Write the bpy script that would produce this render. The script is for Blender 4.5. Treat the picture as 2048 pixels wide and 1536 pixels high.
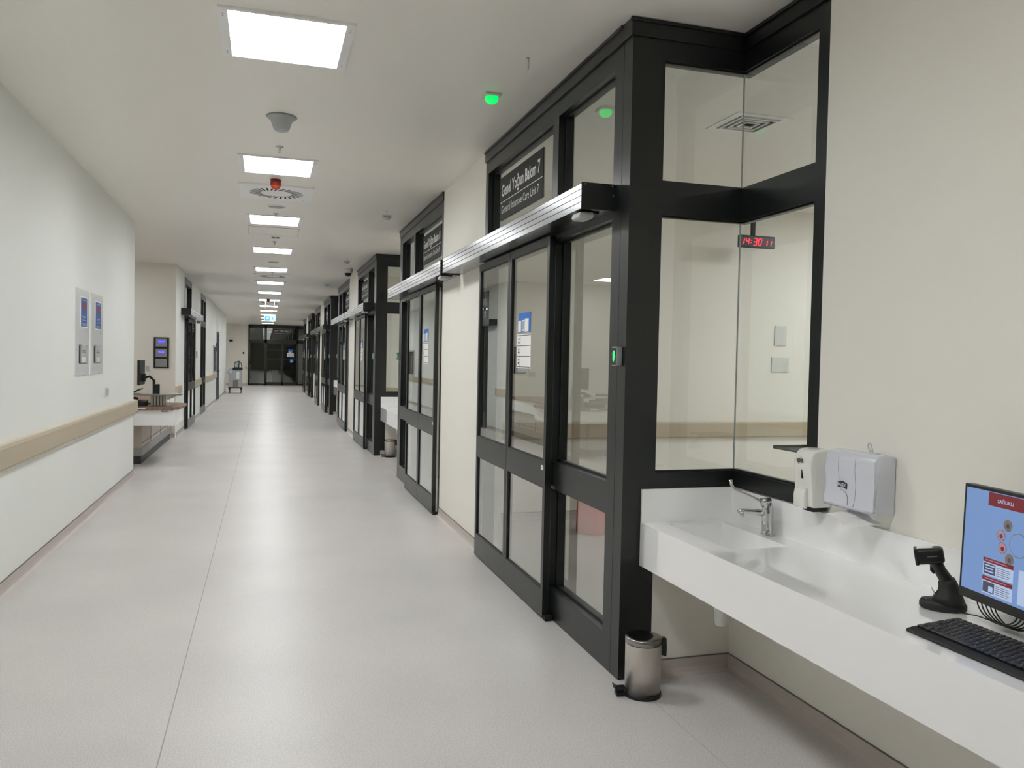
import bpy, bmesh, math, random
from mathutils import Vector, Matrix
random.seed(7)
for o in list(bpy.data.objects): bpy.data.objects.remove(o)
SC = bpy.context.scene
COL = SC.collection

# ------------------------------------------------------------------ camera
CAM_H = 1.6
F_PX = 1617.2
YAW, PITCH, ROLL = .2963315, -.02825761, .0205047
cy, sy, cp, sp, cr, sr = math.cos(YAW), math.sin(YAW), math.cos(PITCH), math.sin(PITCH), math.cos(ROLL), math.sin(ROLL)
fwd = Vector((sy*cp, cy*cp, sp)); r0 = Vector((cy, -sy, 0)); u0 = r0.cross(fwd)
rt = cr*r0 + sr*u0; up = -sr*r0 + cr*u0
cam = bpy.data.cameras.new('camera'); cam_o = bpy.data.objects.new('camera', cam); COL.objects.link(cam_o)
cam.sensor_fit = 'HORIZONTAL'; cam.sensor_width = 36; cam.lens = F_PX/2048*36; cam.clip_start = .02; cam.clip_end = 200
M = Matrix.Identity(4)
for i in range(3):
    M[i][0] = rt[i]; M[i][1] = up[i]; M[i][2] = -fwd[i]
M[2][3] = CAM_H
cam_o.matrix_world = M
SC.camera = cam_o

# ------------------------------------------------------------------ world, exposure
w = bpy.data.worlds.new('world'); SC.world = w; w.use_nodes = True
w.node_tree.nodes['Background'].inputs[0].default_value = (.9, .95, 1, 1)
w.node_tree.nodes['Background'].inputs[1].default_value = .02
SC.view_settings.view_transform = 'Standard'; SC.view_settings.look = 'None'
SC.view_settings.gamma = 1; SC.view_settings.use_curve_mapping = False
SC.view_settings.exposure = .52
LAMP = 23            # radiance of the ceiling panels of the corridor
ROOM_LAMP = 30.0
try:
    SC.cycles.use_denoising = True
    SC.cycles.max_bounces = 10; SC.cycles.diffuse_bounces = 6; SC.cycles.glossy_bounces = 5
    SC.cycles.transparent_max_bounces = 24; SC.cycles.transmission_bounces = 4
    SC.cycles.sample_clamp_indirect = 8
    SC.cycles.caustics_reflective = False; SC.cycles.caustics_refractive = False
    SC.cycles.use_adaptive_sampling = True; SC.cycles.adaptive_threshold = .03
except Exception: pass

# ------------------------------------------------------------------ materials
def srgb(r, g=None, b=None):
    if g is None: r, g, b = r
    f = lambda c: (c/255/12.92) if c/255 <= .04045 else ((c/255+.055)/1.055)**2.4
    return (f(r), f(g), f(b), 1)
def mat(name, col, rough=.6, metal=0, spec=.5, noise=0, nscale=8, bump=0, bscale=200, emis=None, estr=0, coat=0):
    m = bpy.data.materials.new(name); m.use_nodes = True
    nt = m.node_tree; b = nt.nodes['Principled BSDF']
    b.inputs['Base Color'].default_value = col; b.inputs['Roughness'].default_value = rough
    b.inputs['Metallic'].default_value = metal; b.inputs['Specular IOR Level'].default_value = spec
    b.inputs['Coat Weight'].default_value = coat
    tc = nt.nodes.new('ShaderNodeTexCoord')
    if noise:
        n = nt.nodes.new('ShaderNodeTexNoise'); n.inputs['Scale'].default_value = nscale; n.inputs['Detail'].default_value = 4
        nt.links.new(tc.outputs['Object'], n.inputs['Vector'])
        mx = nt.nodes.new('ShaderNodeMix'); mx.data_type = 'RGBA'
        nt.links.new(n.outputs['Fac'], mx.inputs['Factor'])
        mx.inputs['A'].default_value = tuple(max(0, c*(1-noise)) for c in col[:3])+(1,)
        mx.inputs['B'].default_value = tuple(min(1, c*(1+noise)) for c in col[:3])+(1,)
        nt.links.new(mx.outputs['Result'], b.inputs['Base Color'])
    if bump:
        n2 = nt.nodes.new('ShaderNodeTexNoise'); n2.inputs['Scale'].default_value = bscale; n2.inputs['Detail'].default_value = 3
        nt.links.new(tc.outputs['Object'], n2.inputs['Vector'])
        bp = nt.nodes.new('ShaderNodeBump'); bp.inputs['Strength'].default_value = bump; bp.inputs['Distance'].default_value = .002
        nt.links.new(n2.outputs['Fac'], bp.inputs['Height']); nt.links.new(bp.outputs['Normal'], b.inputs['Normal'])
    if emis:
        b.inputs['Emission Color'].default_value = emis; b.inputs['Emission Strength'].default_value = estr
    return m

def floor_mat():
    m = mat('vinyl_floor', srgb(206, 200, 196), .36, spec=.45)
    nt = m.node_tree; b = nt.nodes['Principled BSDF']
    tc = nt.nodes.new('ShaderNodeTexCoord')
    n1 = nt.nodes.new('ShaderNodeTexNoise'); n1.inputs['Scale'].default_value = 160; n1.inputs['Detail'].default_value = 2
    n2 = nt.nodes.new('ShaderNodeTexNoise'); n2.inputs['Scale'].default_value = 1.3; n2.inputs['Detail'].default_value = 5
    v = nt.nodes.new('ShaderNodeTexVoronoi'); v.inputs['Scale'].default_value = 110
    for n in (n1, n2, v): nt.links.new(tc.outputs['Object'], n.inputs['Vector'])
    r1 = nt.nodes.new('ShaderNodeValToRGB'); r1.color_ramp.elements[0].position = .36; r1.color_ramp.elements[1].position = .62
    r1.color_ramp.elements[0].color = srgb(195, 191, 188); r1.color_ramp.elements[1].color = srgb(216, 212, 209)
    nt.links.new(n1.outputs['Fac'], r1.inputs['Fac'])
    lt = nt.nodes.new('ShaderNodeMath'); lt.operation = 'LESS_THAN'; lt.inputs[1].default_value = .13
    nt.links.new(v.outputs['Distance'], lt.inputs[0])
    sc = nt.nodes.new('ShaderNodeMath'); sc.operation = 'MULTIPLY'; sc.inputs[1].default_value = .5
    nt.links.new(lt.outputs[0], sc.inputs[0])
    mx = nt.nodes.new('ShaderNodeMix'); mx.data_type = 'RGBA'
    nt.links.new(sc.outputs[0], mx.inputs['Factor']); nt.links.new(r1.outputs['Color'], mx.inputs['A'])
    mx.inputs['B'].default_value = srgb(240, 238, 236)
    mul = nt.nodes.new('ShaderNodeMix'); mul.data_type = 'RGBA'; mul.blend_type = 'MULTIPLY'; mul.inputs['Factor'].default_value = 1
    r2 = nt.nodes.new('ShaderNodeValToRGB'); r2.color_ramp.elements[0].position = .3; r2.color_ramp.elements[1].position = .7
    r2.color_ramp.elements[0].color = (.9, .9, .91, 1); r2.color_ramp.elements[1].color = (1, 1, 1, 1)
    nt.links.new(n2.outputs['Fac'], r2.inputs['Fac'])
    nt.links.new(mx.outputs['Result'], mul.inputs['A']); nt.links.new(r2.outputs['Color'], mul.inputs['B'])
    # welded seams of the sheet vinyl
    sx = nt.nodes.new('ShaderNodeSeparateXYZ'); nt.links.new(tc.outputs['Object'], sx.inputs[0])
    last = mul.outputs['Result']
    for ax, c, hw, fac in (('X', -.385, .0028, .55), ('X', 1.779, .002, .35), ('Y', 21.0, .004, .2), ('Y', 31.5, .006, .25)):
        s = nt.nodes.new('ShaderNodeMath'); s.operation = 'SUBTRACT'; s.inputs[1].default_value = c
        nt.links.new(sx.outputs[ax], s.inputs[0])
        a = nt.nodes.new('ShaderNodeMath'); a.operation = 'ABSOLUTE'; nt.links.new(s.outputs[0], a.inputs[0])
        l = nt.nodes.new('ShaderNodeMath'); l.operation = 'LESS_THAN'; l.inputs[1].default_value = hw
        nt.links.new(a.outputs[0], l.inputs[0])
        k = nt.nodes.new('ShaderNodeMath'); k.operation = 'MULTIPLY'; k.inputs[1].default_value = fac
        nt.links.new(l.outputs[0], k.inputs[0])
        q = nt.nodes.new('ShaderNodeMix'); q.data_type = 'RGBA'
        nt.links.new(k.outputs[0], q.inputs['Factor']); nt.links.new(last, q.inputs['A']); q.inputs['B'].default_value = srgb(90, 85, 82)
        last = q.outputs['Result']
    nt.links.new(last, b.inputs['Base Color'])
    bp = nt.nodes.new('ShaderNodeBump'); bp.inputs['Strength'].default_value = .08; bp.inputs['Distance'].default_value = .002
    nt.links.new(n1.outputs['Fac'], bp.inputs['Height']); nt.links.new(bp.outputs['Normal'], b.inputs['Normal'])
    return m

def glass_mat(name, tint=(.93, .95, .94, 1), k=.04, gain=1.0):
    m = bpy.data.materials.new(name); m.use_nodes = True; nt = m.node_tree
    nt.nodes.clear()
    out = nt.nodes.new('ShaderNodeOutputMaterial')
    lw = nt.nodes.new('ShaderNodeLayerWeight'); lw.inputs['Blend'].default_value = .5
    p = nt.nodes.new('ShaderNodeMath'); p.operation = 'POWER'; p.inputs[1].default_value = 4.2
    nt.links.new(lw.outputs['Facing'], p.inputs[0])
    s = nt.nodes.new('ShaderNodeMath'); s.operation = 'MULTIPLY_ADD'; s.inputs[1].default_value = (1-k)*gain; s.inputs[2].default_value = k
    nt.links.new(p.outputs[0], s.inputs[0])
    c = nt.nodes.new('ShaderNodeMath'); c.operation = 'MINIMUM'; c.inputs[1].default_value = .95; nt.links.new(s.outputs[0], c.inputs[0])
    t = nt.nodes.new('ShaderNodeBsdfTransparent'); t.inputs[0].default_value = tint
    g = nt.nodes.new('ShaderNodeBsdfGlossy'); g.inputs['Roughness'].default_value = .0; g.inputs[0].default_value = (.95, .97, .96, 1)
    mx = nt.nodes.new('ShaderNodeMixShader')
    nt.links.new(c.outputs[0], mx.inputs[0]); nt.links.new(t.outputs[0], mx.inputs[1]); nt.links.new(g.outputs[0], mx.inputs[2])
    nt.links.new(mx.outputs[0], out.inputs[0])
    return m
def emit_mat(name, col, s):
    return mat(name, (0.02, .02, .02, 1), .5, emis=col, estr=s)
def lamp_mat(name, col, s, k):      # prismatic diffuser: gives most of its light downwards
    m = emit_mat(name, col, s); nt = m.node_tree; b = nt.nodes['Principled BSDF']
    g = nt.nodes.new('ShaderNodeNewGeometry'); d = nt.nodes.new('ShaderNodeVectorMath'); d.operation = 'DOT_PRODUCT'
    nt.links.new(g.outputs['Normal'], d.inputs[0]); nt.links.new(g.outputs['Incoming'], d.inputs[1])
    a = nt.nodes.new('ShaderNodeMath'); a.operation = 'ABSOLUTE'; nt.links.new(d.outputs['Value'], a.inputs[0])
    p = nt.nodes.new('ShaderNodeMath'); p.operation = 'POWER'; p.inputs[1].default_value = k; nt.links.new(a.outputs[0], p.inputs[0])
    q = nt.nodes.new('ShaderNodeMath'); q.operation = 'MULTIPLY'; q.inputs[1].default_value = s; nt.links.new(p.outputs[0], q.inputs[0])
    nt.links.new(q.outputs[0], b.inputs['Emission Strength'])
    return m
def wood_mat(name, a, b_):
    m = mat(name, a, .45)
    nt = m.node_tree; b = nt.nodes['Principled BSDF']; tc = nt.nodes.new('ShaderNodeTexCoord')
    mp = nt.nodes.new('ShaderNodeMapping'); mp.inputs['Scale'].default_value = (18, 1.6, 6); nt.links.new(tc.outputs['Object'], mp.inputs[0])
    n = nt.nodes.new('ShaderNodeTexNoise'); n.inputs['Scale'].default_value = 2; n.inputs['Detail'].default_value = 6; nt.links.new(mp.outputs[0], n.inputs['Vector'])
    r = nt.nodes.new('ShaderNodeValToRGB'); r.color_ramp.elements[0].color = a; r.color_ramp.elements[1].color = b_
    r.color_ramp.elements[0].position = .35; r.color_ramp.elements[1].position = .65
    nt.links.new(n.outputs['Fac'], r.inputs[0]); nt.links.new(r.outputs[0], b.inputs['Base Color'])
    return m
def brushed(name, col, rough, axis=(2, 2, 300)):
    m = mat(name, col, rough, 1)
    nt = m.node_tree; b = nt.nodes['Principled BSDF']; tc = nt.nodes.new('ShaderNodeTexCoord')
    mp = nt.nodes.new('ShaderNodeMapping'); mp.inputs['Scale'].default_value = axis; nt.links.new(tc.outputs['Object'], mp.inputs[0])
    n = nt.nodes.new('ShaderNodeTexNoise'); n.inputs['Scale'].default_value = 3; nt.links.new(mp.outputs[0], n.inputs['Vector'])
    r = nt.nodes.new('ShaderNodeMapRange'); r.inputs['To Min'].default_value = rough*.75; r.inputs['To Max'].default_value = rough*1.3
    nt.links.new(n.outputs['Fac'], r.inputs[0]); nt.links.new(r.outputs[0], b.inputs['Roughness'])
    return m

WALL_L = mat('paint_pale_grey', srgb(238, 240, 236), .55, noise=.02, nscale=1.2, bump=.12, bscale=260, spec=.35)
WALL_R = mat('paint_cream', srgb(239, 236, 227), .55, noise=.02, nscale=1.2, bump=.12, bscale=260, spec=.35)
CEIL = mat('ceiling_paint', srgb(242, 239, 232), .38, noise=.015, nscale=.8, spec=.45)
FLOOR = floor_mat()
COVE = mat('vinyl_skirting', srgb(196, 187, 181), .5, noise=.05, nscale=160)
COVELINE = mat('skirting_top_seal', srgb(120, 113, 107), .6)
ANTH = mat('anthracite_powder_coat', (.0105, .0135, .0128, 1), .31, spec=.55, noise=.04, nscale=300)
ANTHDARK = mat('anthracite_dark', (.012, .014, .014, 1), .45)  # dark anthracite of the gaskets, profile joints and a kick plate
ALU = brushed('brushed_anthracite_aluminium', (.33, .34, .35, 1), .23, (300, 1, 300))
BLACK = mat('black_plastic', (.008, .008, .009, 1), .38, noise=.1, nscale=200)
BLACKM = mat('black_matte_plastic', (.012, .012, .013, 1), .6, noise=.1, nscale=200)
GLASS = glass_mat('clear_glass', k=.05, gain=1.0)
GLASSD = glass_mat('door_glass', tint=(.88, .9, .89, 1), k=.07, gain=1.35)
GLASSE = glass_mat('end_door_glass', tint=(.8, .82, .8, 1), k=.10, gain=1.0)
GEDGE = mat('glass_edge_silicone', srgb(170, 178, 175), .35)
PLAQ = mat('sign_dark_grey', srgb(38, 40, 37), .6, spec=.3)
WHITE = mat('white_plastic', srgb(226, 227, 226), .32, noise=.01, nscale=30)
WHITE_COOL = mat('white_plastic_cool', srgb(214, 217, 226), .22, noise=.01, nscale=30, coat=.3)
WHITE_GLOSS = mat('white_gloss_plastic', srgb(236, 236, 230), .15, noise=.01, nscale=30, coat=.4)
LETTER = mat('white_lettering', srgb(238, 238, 236), .5)
CORIAN = mat('solid_surface_white', srgb(250, 250, 250), .05, noise=.006, nscale=40, spec=.6, coat=.7)
PAPER = mat('paper', srgb(238, 237, 234), .8, noise=.01, nscale=60)
CHROME = mat('chrome', (.62, .63, .64, 1), .06, 1, noise=.02, nscale=20)
STEEL = brushed('brushed_stainless', (.66, .62, .58, 1), .42, (60, 60, 2))
STEELTOP = mat('polished_lid_steel', (.36, .34, .32, 1), .18, 1, noise=.05, nscale=30)
RAIL = mat('crash_rail_vinyl', srgb(189, 176, 154), .5, noise=.03, nscale=200)
RAILTRIM = mat('crash_rail_light', srgb(214, 205, 186), .5, noise=.02, nscale=200)
LAMPFRAME = mat('lamp_frame_white', srgb(244, 244, 243), .4, noise=.01, nscale=40)
LAMPM = lamp_mat('led_diffuser', (.975, .99, 1, 1), LAMP, .35)
ROOMLAMPM = emit_mat('room_led_diffuser', (.975, .99, 1, 1), ROOM_LAMP)
STATIONLAMPM = emit_mat('station_led_diffuser', (.975, .99, 1, 1), 10)
GREYP = mat('grey_plastic', srgb(150, 153, 153), .4, noise=.02, nscale=100)
GREYL = mat('light_grey_plastic', srgb(188, 190, 190), .4, noise=.02, nscale=100)
PALE_RECT = mat('pale_rectangle_grey', srgb(216, 218, 212), .5, noise=.01, nscale=20)
SPKG = mat('speaker_grey', srgb(176, 180, 180), .5, noise=.02, nscale=100)
REDP = mat('red_plastic', srgb(140, 28, 20), .35, noise=.04, nscale=60)
ORANGE = mat('orange_lens', srgb(172, 66, 26), .3, noise=.04, nscale=60)
STOOLRED = mat('red_stool_plastic', srgb(214, 74, 52), .45, noise=.04, nscale=40)
GREEN = emit_mat('green_lamp', (.0, 1, .16, 1), .75)
GREENL = emit_mat('green_lamp_soft', (.05, 1, .28, 1), .7)
REDLED = emit_mat('red_led', (1, .02, .05, 1), 2.2)
BLUELED = emit_mat('blue_lcd', (.05, .05, 1, 1), 1.6)
BLUEPAPER = mat('blue_leaflet', srgb(30, 110, 200), .5, noise=.03, nscale=60)
NAVY = mat('dark_blue_door', srgb(26, 42, 68), .5, noise=.03, nscale=40)
WOOD = wood_mat('brown_worktop', srgb(116, 94, 76), srgb(150, 126, 104))
BEIGECAB = mat('beige_cabinet', srgb(180, 170, 160), .45, noise=.02, nscale=40)
GREYCAB = mat('grey_cabinet', srgb(150, 148, 146), .45, noise=.02, nscale=40)
INK = mat('grey_print', srgb(70, 66, 70), .6)
DARKRED = mat('dark_red_print', srgb(140, 60, 55), .6)
SIGNBLUE = emit_mat('exit_sign_blue', (.02, .35, .85, 1), 1.0)
SIGNLIGHT = emit_mat('exit_sign_light', (.45, .9, 1, 1), 1.2)
SCREEN = emit_mat('screen_blue', srgb(118, 152, 205), 0.6)
SCREENR = emit_mat('screen_red', srgb(128, 22, 34), 0.5)
SCREENW = emit_mat('screen_white', srgb(178, 196, 230), 0.62)
SCREEND = emit_mat('screen_dark', srgb(66, 70, 92), 0.6)
SCREENP = emit_mat('screen_pink', srgb(176, 130, 150), 0.6)
SCREENB = emit_mat('screen_brown', srgb(120, 104, 96), 0.6)
CYAN = emit_mat('cyan_screen', (.25, .8, 1, 1), 2.0)
CHAIRG = mat('grey_chair_fabric', srgb(92, 94, 98), .8, noise=.06, nscale=150)
DARK = mat('dark_void', (.01, .01, .01, 1), .9)
CLOTH = mat('pale_blue_cloth', srgb(176, 186, 205), .85, noise=.05, nscale=60)
ROOMDARK = mat('dimmed_room_paint', srgb(150, 148, 138), .7, noise=.02, nscale=2)  # room paint with the dimness of the unlit rooms put into its colour

# ------------------------------------------------------------------ helpers
ORG = {}
class MB:
    def __init__(s): s.bm = bmesh.new(); s.mi = 0
    def _faces(s, fs):
        for f in fs: f.material_index = s.mi
    def box(s, x0, x1, y0, y1, z0, z1, bev=0, seg=2):
        x0, x1 = sorted((x0, x1)); y0, y1 = sorted((y0, y1)); z0, z1 = sorted((z0, z1))
        t = bmesh.new()
        vs = [t.verts.new((x, y, z)) for x in (x0, x1) for y in (y0, y1) for z in (z0, z1)]
        for f in ((0, 1, 3, 2), (4, 6, 7, 5), (0, 4, 5, 1), (2, 3, 7, 6), (0, 2, 6, 4), (1, 5, 7, 3)): t.faces.new([vs[i] for i in f])
        if bev: bmesh.ops.bevel(t, geom=t.edges[:]+t.verts[:], offset=bev, segments=seg, affect='EDGES', profile=.5)
        s.merge(t, smooth=bool(bev) and seg > 2); return s
    def obox(s, c, ax, ay, az, hx, hy, hz, bev=0, seg=2):
        t = bmesh.new(); c = Vector(c); ax = Vector(ax).normalized(); ay = Vector(ay).normalized(); az = Vector(az).normalized()
        vs = [t.verts.new(c+ax*i*hx+ay*j*hy+az*k*hz) for i in (-1, 1) for j in (-1, 1) for k in (-1, 1)]
        for f in ((0, 1, 3, 2), (4, 6, 7, 5), (0, 4, 5, 1), (2, 3, 7, 6), (0, 2, 6, 4), (1, 5, 7, 3)): t.faces.new([vs[i] for i in f])
        if bev: bmesh.ops.bevel(t, geom=t.edges[:]+t.verts[:], offset=bev, segments=seg, affect='EDGES', profile=.5)
        s.merge(t, smooth=bool(bev) and seg > 2); return s
    def merge(s, t, smooth=False):
        bmesh.ops.recalc_face_normals(t, faces=t.faces[:])
        m = {}
        for v in t.verts: m[v] = s.bm.verts.new(v.co)
        for f in t.faces:
            try: g = s.bm.faces.new([m[v] for v in f.verts])
            except ValueError: continue
            g.material_index = s.mi; g.smooth = smooth or f.smooth
        t.free()
    def prism(s, pts, axis, a, b, bev=0, seg=2, smooth=False):
        """pts: outline in the two other axes (in xyz order), extruded along axis from a to b"""
        t = bmesh.new()
        def P(p, q):
            return {'x': (q, p[0], p[1]), 'y': (p[0], q, p[1]), 'z': (p[0], p[1], q)}[axis]
        A = [t.verts.new(P(p, a)) for p in pts]; B = [t.verts.new(P(p, b)) for p in pts]
        t.faces.new(A); t.faces.new(B[::-1])
        n = len(pts)
        for i in range(n):
            f = t.faces.new([A[i], B[i], B[(i+1) % n], A[(i+1) % n]]); f.smooth = smooth
        if bev: bmesh.ops.bevel(t, geom=t.edges[:]+t.verts[:], offset=bev, segments=seg, affect='EDGES', profile=.5)
        s.merge(t, smooth=smooth); return s
    def lathe(s, prof, c=(0, 0, 0), n=32, sx=1, sy=1, axis='z', smooth=True):
        t = bmesh.new(); rings = []
        for r, z in prof:
            ring = []
            for i in range(n):
                a = 2*math.pi*i/n; p = (r*math.cos(a)*sx, r*math.sin(a)*sy, z)
                if axis == 'x': p = (p[2], p[0], p[1])
                if axis == 'y': p = (p[0], p[2], p[1])
                ring.append(t.verts.new(Vector(p)+Vector(c)))
            rings.append(ring)
        for k in range(len(rings)-1):
            for i in range(n):
                f = t.faces.new([rings[k][i], rings[k][(i+1) % n], rings[k+1][(i+1) % n], rings[k+1][i]]); f.smooth = smooth
        if prof[0][0] > 1e-6: t.faces.new(rings[0][::-1])
        if prof[-1][0] > 1e-6: t.faces.new(rings[-1])
        bmesh.ops.remove_doubles(t, verts=t.verts[:], dist=1e-6)
        s.merge(t); return s
    def tube(s, pts, r, n=10, rs=None):
        t = bmesh.new(); pts = [Vector(p) for p in pts]; rings = []
        pn = None
        for i, p in enumerate(pts):
            d = (pts[min(i+1, len(pts)-1)]-pts[max(i-1, 0)]).normalized()
            if pn is None:
                pn = d.orthogonal().normalized()
            else: pn = (pn-d*pn.dot(d)).normalized()
            bn = d.cross(pn); rr = rs[i] if rs else r
            rings.append([t.verts.new(p+(pn*math.cos(2*math.pi*k/n)+bn*math.sin(2*math.pi*k/n))*rr) for k in range(n)])
        for k in range(len(rings)-1):
            for i in range(n):
                f = t.faces.new([rings[k][i], rings[k][(i+1) % n], rings[k+1][(i+1) % n], rings[k+1][i]]); f.smooth = True
        t.faces.new(rings[0][::-1]); t.faces.new(rings[-1])
        s.merge(t); return s
    def quad(s, a, b, c, d):
        vs = [s.bm.verts.new(p) for p in (a, b, c, d)]; f = s.bm.faces.new(vs); f.material_index = s.mi; return s
    def build(s, name, mats, parent=None, label=None):
        me = bpy.data.meshes.new(name); o = bpy.data.objects.new(name, me)
        vs = s.bm.verts
        if parent is None:
            lo = [min(v.co[i] for v in vs) for i in range(3)]; hi = [max(v.co[i] for v in vs) for i in range(3)]
            org = Vector(((lo[0]+hi[0])/2, (lo[1]+hi[1])/2, lo[2]))
            o.location = org
        else:
            org = ORG[parent.name]; o.parent = parent
        bmesh.ops.translate(s.bm, verts=s.bm.verts[:], vec=-org)
        s.bm.to_mesh(me); s.bm.free()
        for m in (mats if isinstance(mats, (list, tuple)) else [mats]): me.materials.append(m)
        COL.objects.link(o); ORG[o.name] = org
        if label: o['label'] = label
        return o
def tag(o, label, cat=None, group=None, kind=None):
    o['label'] = label
    if cat: o['category'] = cat
    if group: o['group'] = group
    if kind: o['kind'] = kind
    return o
def thing(name, loc, label, cat, group=None, kind=None):
    o = bpy.data.objects.new(name, None); o.location = loc; COL.objects.link(o); o.empty_display_size = .1
    ORG[o.name] = Vector(loc); return tag(o, label, cat, group, kind)
def dup(root, d, label, parent=None):
    c = root.copy(); COL.objects.link(c)
    if parent is None:
        c.location = Vector(root.location)+Vector(d); c['label'] = label
    else: c.parent = parent
    for ch in list(root.children): dup(ch, d, None, c)
    return c
def bx(*a, **k): return MB().box(*a, **k)
_dg = None
def text_mb(mb, body, origin, xa, ya, width=None, height=None, extr=.0006, offset=0, align='LEFT', spacing=1.0):
    cu = bpy.data.curves.new('t', 'FONT'); cu.body = body; cu.size = 1; cu.offset = offset; cu.space_character = spacing
    cu.resolution_u = 3
    o = bpy.data.objects.new('t', cu); COL.objects.link(o)
    dg = bpy.context.evaluated_depsgraph_get(); dg.update()
    me = bpy.data.meshes.new_from_object(o.evaluated_get(dg))
    bpy.data.objects.remove(o); bpy.data.curves.remove(cu)
    if not me.vertices: return mb
    xs = [v.co.x for v in me.vertices]; ys = [v.co.y for v in me.vertices]
    x0, x1 = min(xs), max(xs); y0 = 0
    cap = .7
    sx = width/(x1-x0) if width else None
    syy = height/cap if height else sx
    if sx is None: sx = syy
    xa = Vector(xa).normalized(); ya = Vector(ya).normalized(); nz = xa.cross(ya); origin = Vector(origin)
    if align == 'CENTER': origin = origin-xa*(x1-x0)*sx/2
    vs = [origin+xa*(v.co.x-x0)*sx+ya*v.co.y*syy+nz*extr for v in me.vertices]
    nv = [mb.bm.verts.new(p) for p in vs]
    for p in me.polygons:
        try:
            f = mb.bm.faces.new([nv[i] for i in p.vertices]); f.material_index = mb.mi
        except ValueError: pass
    bpy.data.meshes.remove(me)
    return mb

H = 3.31                      # ceiling height
XR, XW, XI = 1.72, 2.354, 1.90     # door plane, back of the hand-wash alcoves, inner face of the door wall
XL = -1.638
ORD = ['first', 'second', 'third', 'fourth', 'fifth', 'sixth', 'seventh', 'eighth', 'ninth', 'tenth', 'eleventh', 'twelfth', 'thirteenth', 'fourteenth', 'fifteenth', 'sixteenth', 'seventeenth']

# ------------------------------------------------------------------ setting
def struct(name, mb, m, label):
    o = mb.build(name, m); o['kind'] = 'structure'; o['label'] = label; return o
struct('floor', bx(-8, 10, -8, 50, -.1, 0), FLOOR, 'pale speckled grey vinyl floor of the long corridor')
bpy.data.objects['floor'].location = (0, 0, -.1)
for v in bpy.data.objects['floor'].data.vertices: v.co.x += 1; v.co.y += 21
struct('ceiling', bx(-8, 10, -8, 50, H, H+.1), CEIL, 'smooth off white corridor ceiling')

ALC = [(1.25, 3.70), (10.90, 13.35), (20.55, 23.00), (30.20, 32.65)]      # hand-wash alcoves on the right
WR = [(6.48, 8.12), (16.13, 17.77), (25.78, 27.42), (35.43, 37.07), (39.85, 46.3), (-7.5, 1.25)]
NAMES_WR = ['cream wall between the first and second right hand doorways', 'cream wall between the third and fourth right hand doorways', 'cream wall between the fifth and sixth right hand doorways',
            'cream wall between the seventh and eighth right hand doorways', 'cream wall beside the glazed end doors', 'cream wall of the corridor behind the counter with the screen']
for (a, b), n in zip(WR, NAMES_WR):
    if a == 39.85: struct('wall_right', bx(XW, XW+.12, a, b, 0, H), WALL_R, n)
    else: struct('wall_right', bx(XR, XI, a, b, 0, H), WALL_R, n)
def cove(a, b, x, s):      # skirting along y on a wall face at x, s = direction into the corridor
    mb = MB(); mb.prism([(x, 0), (x+s*.035, 0), (x+s*.012, .012), (x+s*.005, .035), (x+s*.005, .085), (x, .085)], 'y', a, b)
    mb.mi = 1; mb.box(x, x+s*.007, a, b, .083, .088)
    return mb
def covex(a, b, y, s):
    mb = MB(); mb.prism([(y, 0), (y+s*.035, 0), (y+s*.012, .012), (y+s*.005, .035), (y+s*.005, .085), (y, .085)], 'x', a, b)
    mb.mi = 1; mb.box(a, b, y, y+s*.007, .083, .088)
    return mb
for (a, b), n in zip(WR, NAMES_WR):
    struct('baseboard_right', cove(a, b, XW if a == 39.85 else XR, -1), [COVE, COVELINE], 'coved vinyl skirting along the '+n)
# alcoves
ALN = ['near hand wash alcove', 'second hand wash alcove', 'third hand wash alcove', 'fourth hand wash alcove']
for i, (a, b) in enumerate(ALC):
    n = ALN[i]; w0 = b-.59          # the corner window starts here
    mb = MB(); mb.box(XW, XW+.12, a-.0, w0-.075, 0, H); mb.box(XW, XW+.12, w0-.075, b+.12, 0, .965)
    struct('wall_alcove_back', mb, WALL_R, 'cream back wall of the '+n)
    struct('wall_alcove_end', bx(XR+.10, XW, b+.002, b+.12, 0, .965), WALL_R, 'cream wall under the end window of the '+n)
    if i: struct('wall_alcove_side', bx(XR+.10, XW, a-.12, a-.002, 0, H), WALL_R, 'cream side wall of the '+n)
    else: struct('wall_alcove_side', bx(XI, XW, a-.12, a, 0, H), WALL_R, 'cream near side wall of the '+n)
    struct('baseboard_alcove', cove(a, b, XW, -1), [COVE, COVELINE], 'vinyl skirting at the back of the '+n)
    struct('baseboard_alcove_end', covex(XR+.105, XW-.005, b, -1), [COVE, COVELINE], 'vinyl skirting on the end wall of the '+n)

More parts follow.
